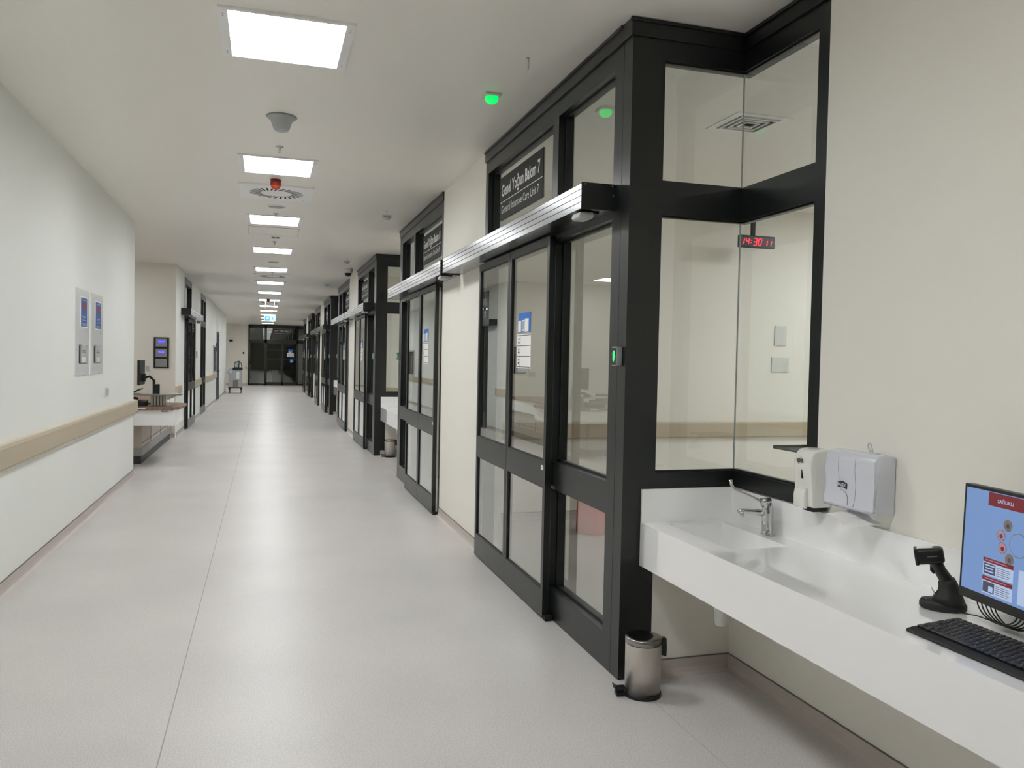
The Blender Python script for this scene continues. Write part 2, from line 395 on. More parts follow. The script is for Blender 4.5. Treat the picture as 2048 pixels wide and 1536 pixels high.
# corner window of each alcove
for i, (a, b) in enumerate(ALC[:3]):
    n = ALN[i]
    t = thing('window_%d' % (i+1), (XW, b, .965), 'dark framed glass corner window at the end of the '+n, None, None, 'structure')
    mb = MB()
    # end panel (in the plane y=b), facing down the corridor
    x0, x1 = XR, XW
    mb.box(x0, x0+.18, b, b+.10, 0, 3.22)                         # corner column
    for z0, z1 in ((.968, 1.05), (2.35, 2.52), (3.12, 3.22)):
        mb.box(x0+.18, XW, b, b+.08, z0, z1); mb.box(XW, XW+.08, b-.59, b+.08, z0, z1)
    mb.box(XW, XW+.08, b-.665, b-.59, .968, 3.22)                 # jamb at the near end
    mb.build('window_frame', ANTH, t)
    mb = MB(); mb.box(x0-.012, XW+.0, b-.012, b+.10, 3.22, 3.306); mb.box(XW-.012, XW+.08, b-.665, b-.012, 3.22, 3.306)
    mb.box(x0-.02, XW-.012, b-.02, b-.012, 3.29, 3.306); mb.box(XW-.02, XW-.012, b-.665, b-.02, 3.29, 3.306)
    mb.build('head_rail', ANTH, t)
    mb = MB()
    for z0, z1 in ((1.05, 2.35), (2.52, 3.12)):                    # glazing gaskets
        for zz in (z0, z1-.008):
            mb.box(x0+.18, XW+.03, b+.016, b+.03, zz, zz+.008); mb.box(XW+.016, XW+.03, b-.59, b+.02, zz, zz+.008)
        mb.box(x0+.18, x0+.188, b+.016, b+.03, z0, z1); mb.box(XW+.016, XW+.03, b-.59, b-.582, z0, z1)
    mb.build('gasket', ANTHDARK, t)
    for z0, z1 in ((1.05, 2.35), (2.52, 3.12)):
        bx(x0+.18, XW+.012, b+.024, b+.026, z0, z1).build('glass_pane', GLASS, t)
        bx(XW+.018, XW+.020, b-.59, b+.022, z0, z1).build('glass_pane', GLASS, t)
        bx(XW+.010, XW+.016, b+.018, b+.024, z0, z1).build('glass_joint', GEDGE, t)

# sliding door units --------------------------------------------------------
def frame_box(mb, x0, x1, ya, yb, z0, z1): mb.box(x0, x1, ya, yb, z0, z1)
UNITS = [(3.70, 1), (10.90, -1), (13.35, 1), (20.55, -1), (23.00, 1), (30.20, -1), (32.65, 1), (39.85, -1)]
NUM = ['7', '8', '9', '10', '11', '12', '13', '14']
def door_unit(idx, y0, s, num):
    dn = ORD[idx]+' doorway on the right'
    if idx == 0: dn = 'nearest doorway on the right'
    Y = lambda u: y0+s*u
    t = thing('door_%d' % (idx+1), (XR, Y(1.4), 0), 'anthracite framed glass sliding door, '+dn+' of the corridor', None, None, 'structure')
    X = XR
    mb = MB()
    def fb(u0, u1, z0, z1, x0=X, x1=X+.10, m=mb): m.box(x0, x1, Y(u0), Y(u1), z0, z1)
    if s < 0 : fb(.0, .205, 0, 3.22)                                  # far-end jamb incl. return into the alcove
    else: fb(.101, .205, 0, 3.22)
    fb(2.70, 2.78, 0, 3.22); fb(1.05, 1.15, 0, 2.35); fb(1.05, 1.15, 2.52, 3.12)
    fb(.205, 2.70, 2.35, 2.52); fb(.205, 2.70, 3.12, 3.22)
    fb(.205, 1.05, 0, .19); fb(.205, 1.05, .81, .98)
    if s < 0:
        mb.box(XR, XW, Y(0), Y(.10), 2.35, 2.52)
    mb.build('door_frame', ANTH, t)
    mb = MB(); q = 0 if s < 0 else .101
    fb(q, 2.78, 3.22, 3.306, X-.012, X+.10, mb); fb(q, 2.78, 3.29, 3.306, X-.02, X-.012, mb)
    mb.build('head_rail', ANTH, t)
    mb = MB()          # thin joints between profiles, gaskets in the recess
    for u in (.10,):
        fb(u-.0015, u+.0015, .0, 3.22, X-.0008, X+.001, mb)
    fb(.1, 2.78, 3.218, 3.221, X-.0008, X+.001, mb)
    for (u0, u1, z0, z1) in ((.205, 1.05, .19, .81), (.205, 1.05, .98, 2.35), (.205, 1.05, 2.52, 3.12), (1.15, 2.70, 2.52, 3.12)):
        for zz in (z0, z1-.012): fb(u0, u1, zz, zz+.012, X+.045, X+.06, mb)
        fb(u0, u0+.012, z0, z1, X+.045, X+.06, mb); fb(u1-.012, u1, z0, z1, X+.045, X+.06, mb)
    mb.build('gasket', ANTHDARK, t)
    for (u0, u1, z0, z1) in ((.205, 1.05, .19, .81), (.205, 1.05, .98, 2.35), (.205, 1.05, 2.52, 3.12), (1.15, 2.70, 2.52, 3.12)):
        bx(X+.052, X+.054, Y(u0), Y(u1), z0, z1).build('glass_pane', GLASSD, t)
    # two sliding leaves
    for (u0, u1) in ((1.0, 1.842), (1.848, 2.71)):
        mb = MB()
        for (a, b, z0, z1) in ((u0, u0+.042, .012, 2.375), (u1-.042, u1, .012, 2.375), (u0+.042, u1-.042, .012, .185), (u0+.042, u1-.042, .82, .985), (u0+.042, u1-.042, 2.325, 2.375)):
            mb.box(1.66, 1.70, Y(a), Y(b), z0, z1)
        lf = mb.build('sliding_leaf', ANTH, t)
        mb = MB()
        for (z0, z1) in ((.185, .82), (.985, 2.325)):
            mb.box(1.664, 1.668, Y(u0+.042), Y(u0+.050), z0, z1); mb.box(1.664, 1.668, Y(u1-.050), Y(u1-.042), z0, z1)
            mb.box(1.664, 1.668, Y(u0+.042), Y(u1-.042), z0, z0+.008); mb.box(1.664, 1.668, Y(u0+.042), Y(u1-.042), z1-.008, z1)
        mb.build('gasket', ANTHDARK, lf)
        for (z0, z1) in ((.185, .82), (.985, 2.325)):
            bx(1.672, 1.674, Y(u0+.042), Y(u1-.042), z0, z1).build('glass_pane', GLASSD, lf)
    # lock tab
    ul = 1.035 if s > 0 else 2.66
    bx(1.6585, 1.6602, Y(ul), Y(ul+.04), .925, .955).build('lock_label', WHITE, t)
    mb = MB(); e = 1.0 if s > 0 else 2.71
    mb.box(1.665, 1.71, Y(e)-s*.0, Y(e)-.045 if s > 0 else Y(e)-.045, .002, .03)
    mb.build('floor_guide', BLACKM, t)
    # operator box
    ub0, ub1 = .168, 3.55
    t2 = thing('door_operator', (1.62, Y((ub0+ub1)/2), 2.39), 'long grooved metal door operator box over the '+dn, 'door operator', 'automatic door operator boxes')
    ya, yb = sorted((Y(ub0), Y(ub1)))
    prof = [(1.719, 2.388), (1.532, 2.388)]
    for z in (2.421, 2.453, 2.486):
        prof += [(1.532, z-.0022), (1.537, z-.0014), (1.537, z+.0014), (1.532, z+.0022)]
    prof += [(1.532, 2.514), (1.537, 2.52), (1.719, 2.52)]
    MB().prism(prof, 'y', ya+.004, yb-.004).build('cover', ALU, t2)
    bx(1.531, 1.719, ya, ya+.004, 2.386, 2.521).build('end_cap', BLACKM, t2); bx(1.531, 1.719, yb-.004, yb, 2.386, 2.521).build('end_cap', BLACKM, t2)
    for (xx, zz) in ((1.552, 2.512), (1.70, 2.512), (1.706, 2.462)): MB().lathe([(.003, 0), (.003, .0012)], (xx, ya-.0012, zz), 8, axis='y').build('screw', STEEL, t2)
    # motion sensor below the box
    us = .27 if s > 0 else 3.46
    yc = Y(us); 
    t3 = thing('motion_sensor', (1.60, yc, 2.335), 'small grey motion sensor under the door operator box, '+dn, 'sensor', 'motion sensors under the operator boxes')
    mb = MB(); mb.prism([(1.545, 2.380), (1.536, 2.356), (1.552, 2.345), (1.61, 2.345), (1.622, 2.358), (1.618, 2.380)], 'y', yc-.055, yc+.055, bev=.006, seg=2)
    mb.build('sensor_housing', GREYL, t3)
    bx(1.56, 1.66, yc-.03, yc+.03, 2.379, 2.3885).build('bracket', BLACKM, t3)
    # sign plaque on the upper glass
    ua, ub = (1.47, 2.50) if s > 0 else (1.42, 2.45)
    ya, yb = sorted((Y(ua), Y(ub)))
    xs = XR+.046
    desc = {'7': 'reading Genel Yoğun Bakım 7', '8': 'reading Genel Yoğun Bakım 8'}.get(num, 'above the '+dn)
    t4 = thing('door_sign', (xs, (ya+yb)/2, 2.70), ({'7': 'dark white lettered sign in the large upper pane of the nearest doorway', '8': 'dark white lettered sign reading Bakım 8 over the second doorway'}.get(num) or 'dark white lettered sign above the '+dn), 'sign', 'dark signs on the glass over the doorways')
    bx(xs, xs+.006, ya, yb, 2.705, 3.04).build('plaque', PLAQ, t4)
    mb = MB(); mb.box(xs-.0012, xs, ya+.01, yb-.01, 2.842, 2.847)
    ht = .072
    text_mb(mb, 'Genel Yoğun Bakım '+num, (xs-.0006, yb-.04, 2.89), (0, -1, 0), (0, 0, 1), width=yb-ya-.10, height=.088, offset=.022)
    text_mb(mb, 'General Intensive Care Unit '+num, (xs-.0006, yb-.04, 2.755), (0, -1, 0), (0, 0, 1), width=yb-ya-.12, height=.06, offset=.0)
    mb.build('lettering', LETTER, t4)
    # hand reader on the jamb
    ur = .065
    y1, y2 = sorted((Y(ur-.03), Y(ur+.03)))
    t5 = thing('door_opener_button', (1.70, (y1+y2)/2, 1.586), 'small grey touchless button with green hand light, '+dn, 'button', 'touchless door buttons')
    bx(1.685, XR-.0012, y1, y2, 1.586, 1.684, bev=.004).build('housing', GREYP, t5)
    bx(1.683, 1.686, y1+.006, y2-.006, 1.592, 1.678, bev=.001).build('black_face', BLACK, t5)
    mb = MB(); yc = (y1+y2)/2; xh = 1.6822
    mb.box(xh, xh+.0008, yc-.012, yc+.010, 1.618, 1.645)
    for k, (dy, l) in enumerate(((.012, .010), (.005, .018), (-.002, .020), (-.009, .016))): mb.box(xh, xh+.0008, yc+dy-.0026-.002, yc+dy+.0026-.002, 1.645, 1.645+l)
    mb.prism([(yc-.012, 1.625), (yc-.021, 1.64), (yc-.018, 1.643), (yc-.012, 1.636)], 'x', xh, xh+.0008)
    mb.prism([(yc-.010, 1.618), (yc+.009, 1.618), (yc+.004, 1.607), (yc-.004, 1.607)], 'x', xh, xh+.0008)
    mb.build('hand_symbol', GREENL, t5)
    # notices on the leaf nearest the fixed light
    yc = Y(1.52) if s > 0 else Y(2.38)
    xg = 1.670
    if s < 0: yc = 8.73+(y0-10.90)
    t6 = thing('visitor_notice', (xg, yc, 1.55), 'blue leaflet above a white ruled notice sheet on glass, '+dn, 'notice', 'notices on the sliding door glass')
    bx(xg, xg+.0018, yc-.155, yc+.155, 1.553, 1.785).build('white_sheet', PAPER, t6, 'white sheet ruled in three rows')
    mb = MB(); x_ = xg-.0008
    for z in (1.562, 1.634, 1.706, 1.776): mb.box(x_, xg, yc-.145, yc+.145, z-.0022, z+.0022)
    mb.box(x_, xg, yc+.072, yc+.074, 1.562, 1.776)
    for z in (1.60, 1.672, 1.742):
        for dz, wv in ((.010, .02), (-.012, .03)): 
            for q in range(3): mb.box(x_, xg, yc+.108-wv/2+q*wv/3, yc+.108-wv/2+q*wv/3+wv/3.6, z+dz-.006, z+dz+.006)
    mb.build('printed_rules', INK, t6)
    bx(xg, xg+.0018, yc-.138, yc+.118, 1.796, 1.93).build('leaflet', BLUEPAPER, t6, 'blue leaflet')
    mb = MB()
    for a, b, zt in ((.128, .065, 1.878), (-.02, -.10, 1.888)): mb.box(xg-.001, xg, yc+a, yc+b, 1.80, zt)
    mb.box(xg-.001, xg, yc+.045, yc-.012, 1.805, 1.88)
    mb.build('leaflet_cards', PAPER, t6)
    bx(xg-.0018, xg-.001, yc+.032, yc+.0, 1.815, 1.872).build('photo_card', GREYP, t6)
    if s > 0: bx(xg, xg+.0018, yc-.11, yc+.12, 1.528, 1.553).build('grey_strip', GREYP, t6)
    return t
for i, (y, s) in enumerate(UNITS): door_unit(i, y, s, NUM[i])

# rooms behind the right hand doors
struct('wall_room_back', bx(XI, 9, 7.68, 7.80, 0, H), WALL_R, 'wall of the room behind the nearest doorway')
struct('baseboard_room', covex(XI, 9, 7.68, -1), [COVE, COVELINE], 'skirting in the room behind the nearest doorway')
struct('wall_room_side', bx(9, 9.12, -3, 17, 0, H), WALL_R, 'far side wall of the first two rooms')
struct('wall_room_near', bx(XI, 9, -3.12, -3, 0, H), WALL_R, 'near wall of the first room')
struct('wall_room_far', bx(XI, 9.12, 16.95, 17.07, 0, H), WALL_R, 'wall between the second and third rooms')
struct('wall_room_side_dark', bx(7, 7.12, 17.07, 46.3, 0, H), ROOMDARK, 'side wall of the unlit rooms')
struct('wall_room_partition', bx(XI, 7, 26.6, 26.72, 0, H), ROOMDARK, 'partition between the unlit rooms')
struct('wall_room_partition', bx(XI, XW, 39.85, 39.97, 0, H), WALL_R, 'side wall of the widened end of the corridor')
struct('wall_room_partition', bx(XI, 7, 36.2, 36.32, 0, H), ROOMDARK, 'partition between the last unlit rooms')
def rail_x(a, b, y, s, nm, lab):
    mb = MB(); mb.prism([(y, .825), (y+s*.035, .825), (y+s*.045, .84), (y+s*.045, .978), (y+s*.038, .99), (y, .99)], 'x', a, b)
    o = mb.build(nm, RAIL); tag(o, lab, 'handrail', 'crash rails')
    return o
rail_x(XI+.02, 8.98, 7.68, -1, 'crash_rail', 'beige crash rail on the wall behind the near corner window')
rail_x(XI+.02, 8.98, 16.95, -1, 'crash_rail', 'beige crash rail seen through the second alcove window')
for k, (z0, z1, x0, x1) in enumerate(((1.83, 2.05, 5.35, 5.50), (1.54, 1.70, 5.32, 5.54))):
    o = bx(x0, x1, 7.668, 7.68, z0, z1, bev=.003).build('pale_rectangle', GREYL)  # pale flat rectangle set against the back wall of the room
    o.data.materials[0] = PALE_RECT
    tag(o, ('upper' if k == 0 else 'lower')+' pale rectangle on the wall behind the corner glass', 'wall plate')

# ------------------------------------------------------------------ left side of the corridor
struct('wall_left', bx(XL-.15, XL, -7.5, 11.5, 0, H), WALL_L, 'long pale wall on the left with the dispenser panels')
struct('wall_station_near', bx(-7, XL-.15, 11.38, 11.5, 0, H), WALL_R, 'near side wall of the nurse station recess')
struct('wall_station_back', bx(-7.12, -7, 11.38, 17.6, 0, H), WALL_R, 'back wall of the nurse station recess')
struct('wall_station_far', bx(-7, XL, 16.6, 16.75, 0, H), WALL_R, 'cream wall behind the nurse station with the black gas panel')
mb = MB()
for a, b in ((16.75, 18.30), (20.05, 22.70), (24.60, 30.0), (31.3, 37.0)): mb.box(XL-.15, XL, a, b, 0, H)
for a, b, z in ((18.30, 20.05, 3.25), (22.70, 24.60, 3.22), (30.0, 31.3, 2.42)): mb.box(XL-.15, XL, a, b, z, H)
struct('wall_left_far', mb, WALL_L, 'pale left wall beyond the nurse station')
struct('wall_recess_return', bx(-4, XL-.15, 36.88, 37.0, 0, H), WALL_R, 'return of the left wall near the equipment cart')
struct('wall_recess_side', bx(-4.12, -4, 36.88, 46.3, 0, H), WALL_R, 'side wall of the far left recess')
struct('wall_end', bx(-4, -.905, 46.3, 46.45, 0, H), WALL_R, 'cream end wall left of the glazed end doors')
struct('wall_end_side', bx(2.354, 7, 46.3, 46.45, 0, H), WALL_R, 'end wall right of the glazed end doors')
struct('wall_rear', bx(XL, XR, -7.62, -7.5, 0, H), WALL_R, 'wall closing the corridor behind the viewpoint')
for (a, b, n) in ((-7.5, 11.5, 'near left wall'), (16.75, 18.30, 'left wall past the nurse station'), (20.05, 22.7, 'left wall between its two glazed doors'), (24.6, 30.0, 'left wall before the blue door'), (31.3, 37.0, 'left wall past the blue door')):
    struct('baseboard_left', cove(a, b, XL, 1), [COVE, COVELINE], 'coved skirting along the '+n)
struct('baseboard_station', covex(-7, XL, 16.6, -1), [COVE, COVELINE], 'skirting on the wall behind the nurse station')
struct('baseboard_end', covex(-4, -.905, 46.3, -1), [COVE, COVELINE], 'skirting on the far end wall')
struct('trim_corner', bx(XL-.012, XL+.003, 11.46, 11.503, .09, .82), RAILTRIM, 'beige corner guard at the end of the near left wall')

def rail_y(a, b, lab):
    x = XL
    mb = MB(); mb.prism([(x, .828), (x+.03, .828), (x+.045, .845), (x+.045, .97), (x+.036, .99), (x, .99)], 'y', a, b)
    t = thing('crash_rail', (x, (a+b)/2, .82), lab, 'handrail', 'crash rails')
    mb.build('rail_cover', RAIL, t)
    mb = MB(); mb.prism([(x, .984), (x+.037, .984), (x+.032, .997), (x, .997)], 'y', a+.01, b-.01); mb.prism([(x, .812), (x+.026, .812), (x+.03, .828), (x, .828)], 'y', a+.01, b-.01)
    mb.build('rail_trim', RAILTRIM, t)
    bx(x, x+.047, a-.012, a, .826, .992, bev=.006).build('end_cap', RAILTRIM, t); bx(x, x+.047, b, b+.012, .826, .992, bev=.006).build('end_cap', RAILTRIM, t)
rail_y(-7.2, 11.53, 'long beige crash rail on the near left wall')
rail_y(16.62, 17.45, 'short beige crash rail just past the nurse station')
rail_y(20.75, 22.55, 'beige crash rail between the two glazed doors on the left')
rail_y(24.65, 29.85, 'beige crash rail leading up to the blue door')
o = bx(-1.06, -.95, 46.19, 46.3, .9, 1.01, bev=.01).build('rail_end', RAILTRIM); tag(o, 'short beige rail end on the far end wall', 'handrail')

# left doors
t = thing('door_9', (XL, 19.1, 0), 'first glazed sliding door on the left wall, past the nurse station', None, None, 'structure')
mb = MB()
for (a, b, z0, z1) in ((18.33, 18.43, 0, 3.24), (19.9, 20.0, 0, 3.24), (18.43, 19.9, 3.1, 3.24), (18.43, 19.9, 2.36, 2.52)): mb.box(XL-.1, XL+.004, a, b, z0, z1)
mb.build('door_frame', ANTH, t)
bx(XL-.05, XL-.047, 18.43, 19.9, 2.52, 3.1).build('glass_pane', GLASSD, t)
for (a, b) in ((18.62, 19.55), (19.56, 20.48)):
    mb = MB()
    for (y0, y1, z0, z1) in ((a, a+.05, .01, 2.38), (b-.05, b, .01, 2.38), (a+.05, b-.05, .01, .19), (a+.05, b-.05, .82, .985), (a+.05, b-.05, 2.32, 2.38)): mb.box(XL+.012, XL+.055, y0, y1, z0, z1)
    lf = mb.build('sliding_leaf', ANTH, t)
    for (z0, z1) in ((.19, .82), (.985, 2.32)): bx(XL+.034, XL+.036, a+.05, b-.05, z0, z1).build('glass_pane', GLASSD, lf)
t = thing('door_operator', (XL+.09, 19.2, 2.40), 'metal door operator box on the left wall past the nurse station', 'door operator', 'automatic door operator boxes')
MB().prism([(XL+.001, 2.40), (XL+.19, 2.40), (XL+.19, 2.43), (XL+.185, 2.433), (XL+.19, 2.436), (XL+.19, 2.48), (XL+.185, 2.483), (XL+.19, 2.486), (XL+.19, 2.535), (XL+.001, 2.535)], 'y', 17.56, 20.98).build('cover', ALU, t)
bx(XL+.001, XL+.191, 17.553, 17.56, 2.398, 2.537).build('end_cap', BLACKM, t); bx(XL+.001, XL+.191, 20.98, 20.986, 2.398, 2.537).build('end_cap', BLACKM, t)
o = bx(XL+.05, XL+.14, 20.75, 20.88, 2.345, 2.3995, bev=.008).build('motion_sensor', GREYL); tag(o, 'grey motion sensor under the operator box on the left wall', 'sensor', 'motion sensors under the operator boxes')
t = thing('door_10', (XL, 23.6, 0), 'second glazed door on the left wall in a dark flush frame', None, None, 'structure')
mb = MB()
for (a, b, z0, z1) in ((22.70, 22.80, 0, 3.22), (24.50, 24.60, 0, 3.22), (23.6, 23.7, .2, 3.1), (22.8, 24.5, 3.08, 3.22), (22.8, 24.5, 2.36, 2.52), (22.8, 24.5, .81, .98), (22.8, 24.5, 0, .2)): mb.box(XL-.1, XL+.004, a, b, z0, z1)
mb.build('door_frame', ANTH, t)
for (z0, z1) in ((.2, .81), (.98, 2.36), (2.52, 3.08)):
    for (a, b) in ((22.8, 23.6), (23.7, 24.5)): bx(XL-.03, XL-.027, a, b, z0, z1).build('glass_pane', GLASSD, t)
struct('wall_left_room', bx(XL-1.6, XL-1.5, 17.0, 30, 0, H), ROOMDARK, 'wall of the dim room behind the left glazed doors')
t = thing('door_11', (XL, 30.65, 0), 'dark blue steel door at the far end of the left wall', None, None, 'structure')
mb = MB(); mb.box(XL-.1, XL+.02, 30.0, 30.08, 0, 2.42); mb.box(XL-.1, XL+.02, 31.22, 31.3, 0, 2.42); mb.box(XL-.1, XL+.02, 30.08, 31.22, 2.34, 2.42); mb.build('door_frame', NAVY, t)
bx(XL-.05, XL+.005, 30.08, 31.22, .008, 2.34).build('door_leaf', NAVY, t)
MB().tube([(XL+.005, 31.13, 1.03), (XL+.05, 31.13, 1.03), (XL+.05, 31.0, 1.03)], .011).build('door_handle', CHROME, t)
o = bx(XL, XL+.03, 29.62, 29.74, 1.72, 2.02, bev=.004).build('door_plate', NAVY); tag(o, 'small dark blue plate beside the blue door', 'sign')
# flush wall cabinet near the blue door
t = thing('wall_cabinet', (XL, 28.8, 1.03), 'narrow flush wall cabinet with dark front before the blue door', 'cabinet')
mb = MB(); mb.box(XL, XL+.02, 28.0, 28.1, 1.0, 1.92); mb.box(XL, XL+.02, 29.3, 29.4, 1.0, 1.92); mb.box(XL, XL+.02, 28.1, 29.3, 1.0, 1.06); mb.box(XL, XL+.02, 28.1, 29.3, 1.86, 1.92)
mb.build('cabinet_frame', GREYL, t)
bx(XL, XL+.012, 28.1, 29.3, 1.06, 1.86).build('cabinet_door', mat('dark_brown_glazing', srgb(70, 58, 58), .2), t)
o = bx(XL, XL+.02, 21.35, 21.5, 1.52, 1.68, bev=.004).build('door_opener_button', GREYP); tag(o, 'small grey button on the left wall between the glazed doors', 'button', 'touchless door buttons')

# dispenser panels on the near left wall
STEELPLATE = mat('satin_plate', srgb(222, 224, 225), .22, noise=.02, nscale=5)
def panel(y, lab, dark):
    t = thing('dispenser_panel', (XL, y+.27, 1.39), lab, 'dispenser panel', 'recessed dispenser panels on the left wall')
    mb = MB(); x = XL; X1 = XL+.012; w = .555
    mb.box(x, X1, y, y+.10, 1.39, 2.18); mb.box(x, X1, y+w-.07, y+w, 1.39, 2.18)
    mb.box(x, X1, y+.10, y+w-.07, 1.39, 1.49); mb.box(x, X1, y+.10, y+w-.07, 1.67, 2.18)
    mb.build('front_plate', STEELPLATE, t)
    bx(x+.0005, x+.002, y+.10, y+w-.07, 1.49, 1.67).build('recess', GREYP, t)
    mb = MB(); mb.box(x+.002, x+.010, y+.11, y+.17, 1.50, 1.66); mb.build('dark_side', BLACKM, t)
    bx(x+.002, x+.014, y+.20, y+.42, 1.50, 1.68, bev=.004).build('dispenser_body', GREYL, t)
    mb = MB(); mb.box(x+.014, x+.0155, y+.24, y+.36, 1.60, 1.606); mb.box(x+.014, x+.0155, y+.22, y+.38, 1.615, 1.620); mb.build('red_marks', DARKRED, t)
    bx(x+.014, x+.017, y+.22, y+.38, 1.505, 1.555, bev=.001).build('white_label', WHITE, t)
    mb = MB(); mb.box(X1, X1+.001, y+.165, y+.455, 1.83, 2.115); mb.build('label_border', PAPER, t)
    bx(X1+.001, X1+.002, y+.18, y+.44, 1.84, 2.105).build('instruction_label', mat('label_blue', srgb(52, 92, 158), .5, noise=.15, nscale=30), t, 'blue instruction label')
    mb = MB()
    mb.prism([(y+.23, 2.06), (y+.40, 2.06), (y+.35, 2.01), (y+.31, 1.985), (y+.27, 2.01)], 'x', X1+.002, X1+.003)
    mb.build('red_emblem', mat('label_red', srgb(150, 45, 50), .5), t)
    mb = MB()
    for z, l in ((2.085, .18), (1.935, .16), (1.922, .12), (1.90, .18), (1.865, .2), (1.852, .2)): mb.box(X1+.002, X1+.003, y+.31-l/2, y+.31+l/2, z-.003, z+.003)
    mb.build('label_print', mat('label_pale', srgb(160, 185, 215), .5), t)
    for (a, z) in ((.05, 2.13), (.05, 1.44), (w-.05, 2.13), (w-.05, 1.44), (.42, 1.80)): MB().lathe([(.005, 0), (.004, .002)], (X1, y+a, z), 8, axis='x').build('screw', GREYP, t)
panel(8.095, 'steel dispenser panel with a blue label, nearer of the pair on the left wall', 0)
panel(8.765, 'steel dispenser panel with a blue label, farther of the pair on the left wall', 1)
t = thing('light_switch', (XL, 9.62, 1.13), 'small pale wall switch above the rail on the near left wall', 'switch')
bx(XL, XL+.008, 9.53, 9.71, 1.135, 1.225, bev=.002).build('switch_plate', WHITE, t)
mb = MB(); mb.box(XL+.008, XL+.012, 9.545, 9.615, 1.145, 1.215, bev=.001); mb.box(XL+.008, XL+.012, 9.625, 9.695, 1.145, 1.215, bev=.001); mb.build('rocker', GREYL, t)

# ------------------------------------------------------------------ ceiling fittings
def ceil_light(x, y, wx, wy, lab, m, grp='square ceiling light panels'):
    t = thing('ceiling_light', (x+wx/2, y+wy/2, H-.016), lab, 'ceiling light', grp)
    mb = MB(); b = .047; z0, z1 = H-.014, H
    mb.box(x, x+b, y, y+wy, z0, z1); mb.box(x+wx-b, x+wx, y, y+wy, z0, z1)
    mb.box(x+b, x+wx-b, y, y+.022, z0, z1); mb.box(x+b, x+wx-b, y+wy-.022, y+wy, z0, z1)
    mb.build('lamp_frame', LAMPFRAME, t)
    bx(x+b, x+wx-b, y+.022, y+wy-.022, z0+.002, z1-.004).build('diffuser', m, t)
    for xx in (x+.022, x+wx-.022):
        for yy in (y+.07, y+.095, y+wy-.07, y+wy-.095): MB().lathe([(.0035, -.0015), (.0035, 0)], (xx, yy, z0), 8).build('screw', GREYP, t)
    return t
L0 = ceil_light(-.246, 4.245, .672, .68, 'large lit square ceiling light panel, nearest to the viewer', LAMPM)
for k in range(1, 14):
    dup(L0, (0, k*3.02, 0), 'lit square ceiling light panel, %s in the row from the viewer' % ORD[k])
dup(L0, (0, -3.02, 0), 'square ceiling light panel just behind the viewpoint')
R0 = ceil_light(5.6, 2.6, .67, .67, 'ceiling light panel in the room behind the near glass', ROOMLAMPM, 'room ceiling lights')
for (x, y, n) in ((5.9, 5.6, 'ceiling light panel near the back wall of the first room'), (5.5, -1, 'ceiling light panel in the near part of the first room'), (4.2, 10.6, 'ceiling light panel in the room behind the second doorway'), (4.4, 14.4, 'ceiling light panel in the room behind the third doorway'),
                  ):
    dup(R0, (x-5.6, y-2.6, 0), n)
N0 = ceil_light(-3.55, 14.95, .67, .67, 'ceiling light panel over the nurse station, far side', STATIONLAMPM, 'nurse station ceiling lights')
dup(N0, (0, -2.55, 0), 'ceiling light panel over the nurse station, near side')

# swirl diffusers
def swirl(x, y, w, lab):
    t = thing('air_diffuser', (x+w/2, y+w/2, H-.02), lab, 'air vent', 'square swirl air diffusers')
    bx(x, x+w, y, y+w, H-.018, H, bev=.003).build('diffuser_plate', LAMPFRAME, t)
    mb = MB(); cx_, cy_ = x+w/2, y+w/2; n = 28
    for k in range(n):
        a = 2*math.pi*k/n; d = Vector((math.cos(a+.35), math.sin(a+.35), 0)); p = Vector((math.cos(a), math.sin(a), 0))
        c = Vector((cx_, cy_, H-.0185))+p*w*.285
        mb.obox(c, d, (-d.y, d.x, 0), (0, 0, 1), w*.080, w*.0115, .0006)
    mb.build('slot', DARK, t)
    for (a, b) in ((.12, .1), (.88, .1), (.12, .9), (.88, .9)): MB().lathe([(.005, -.0012), (.005, 0)], (x+a*w, y+b*w, H-.018), 8).build('screw', GREYP, t)
    return t
S0 = swirl(-.28, 8.45, .74, 'white square swirl air diffuser behind the red beacon')
dup(S0, (.03, 9.15, 0), 'thin white air diffuser between the fifth and sixth ceiling lights')
dup(S0, (.0, 18.1, 0), 'thin white air diffuser farther down the corridor ceiling')
def lathe_part(prof, c, m, name, parent=None, n=32): return MB().lathe(prof, c, n).build(name, m, parent)
t = thing('ceiling_speaker', (.09, 6.06, H), 'grey funnel shaped ceiling speaker after the first light', 'speaker')
lathe_part([(.100, 0), (.103, -.006), (.098, -.014), (.080, -.024), (.070, -.045), (.060, -.078), (.052, -.094), (.044, -.102), (.0, -.104)], (.09, 6.06, H), SPKG, 'speaker_cone', t)
lathe_part([(.104, 0), (.108, -.004), (.1, -.010)], (.09, 6.06, H), GREYP, 'mounting_ring', t)
def sprinkler(x, y, lab):
    t = thing('sprinkler', (x, y, H), lab, 'sprinkler', 'ceiling sprinklers')
    lathe_part([(.032, 0), (.034, -.004), (.02, -.008), (.011, -.010), (.011, -.022), (.006, -.026)], (x, y, H), CHROME, 'escutcheon', t, 16)
    mb = MB(); mb.tube([(x-.010, y, H-.02), (x-.012, y, H-.035), (x, y, H-.052)], .002, 6); mb.tube([(x+.010, y, H-.02), (x+.012, y, H-.035), (x, y, H-.052)], .002, 6)
    mb.lathe([(.016, -.054), (.016, -.0525), (.0, -.051)], (x, y, H), 12)
    mb.tube([(x, y, H-.024), (x, y, H-.052)], .003, 6)
    mb.build('sprinkler_head', STEEL, t)
sprinkler(.09, 6.92, 'small metal sprinkler between the funnel speaker and second light')
sprinkler(.10, 10.15, 'small sprinkler just before the third ceiling light')
sprinkler(.11, 12.62, 'small sprinkler just before the fourth ceiling light')
sprinkler(.11, 17.2, 'small sprinkler just past the fifth ceiling light')
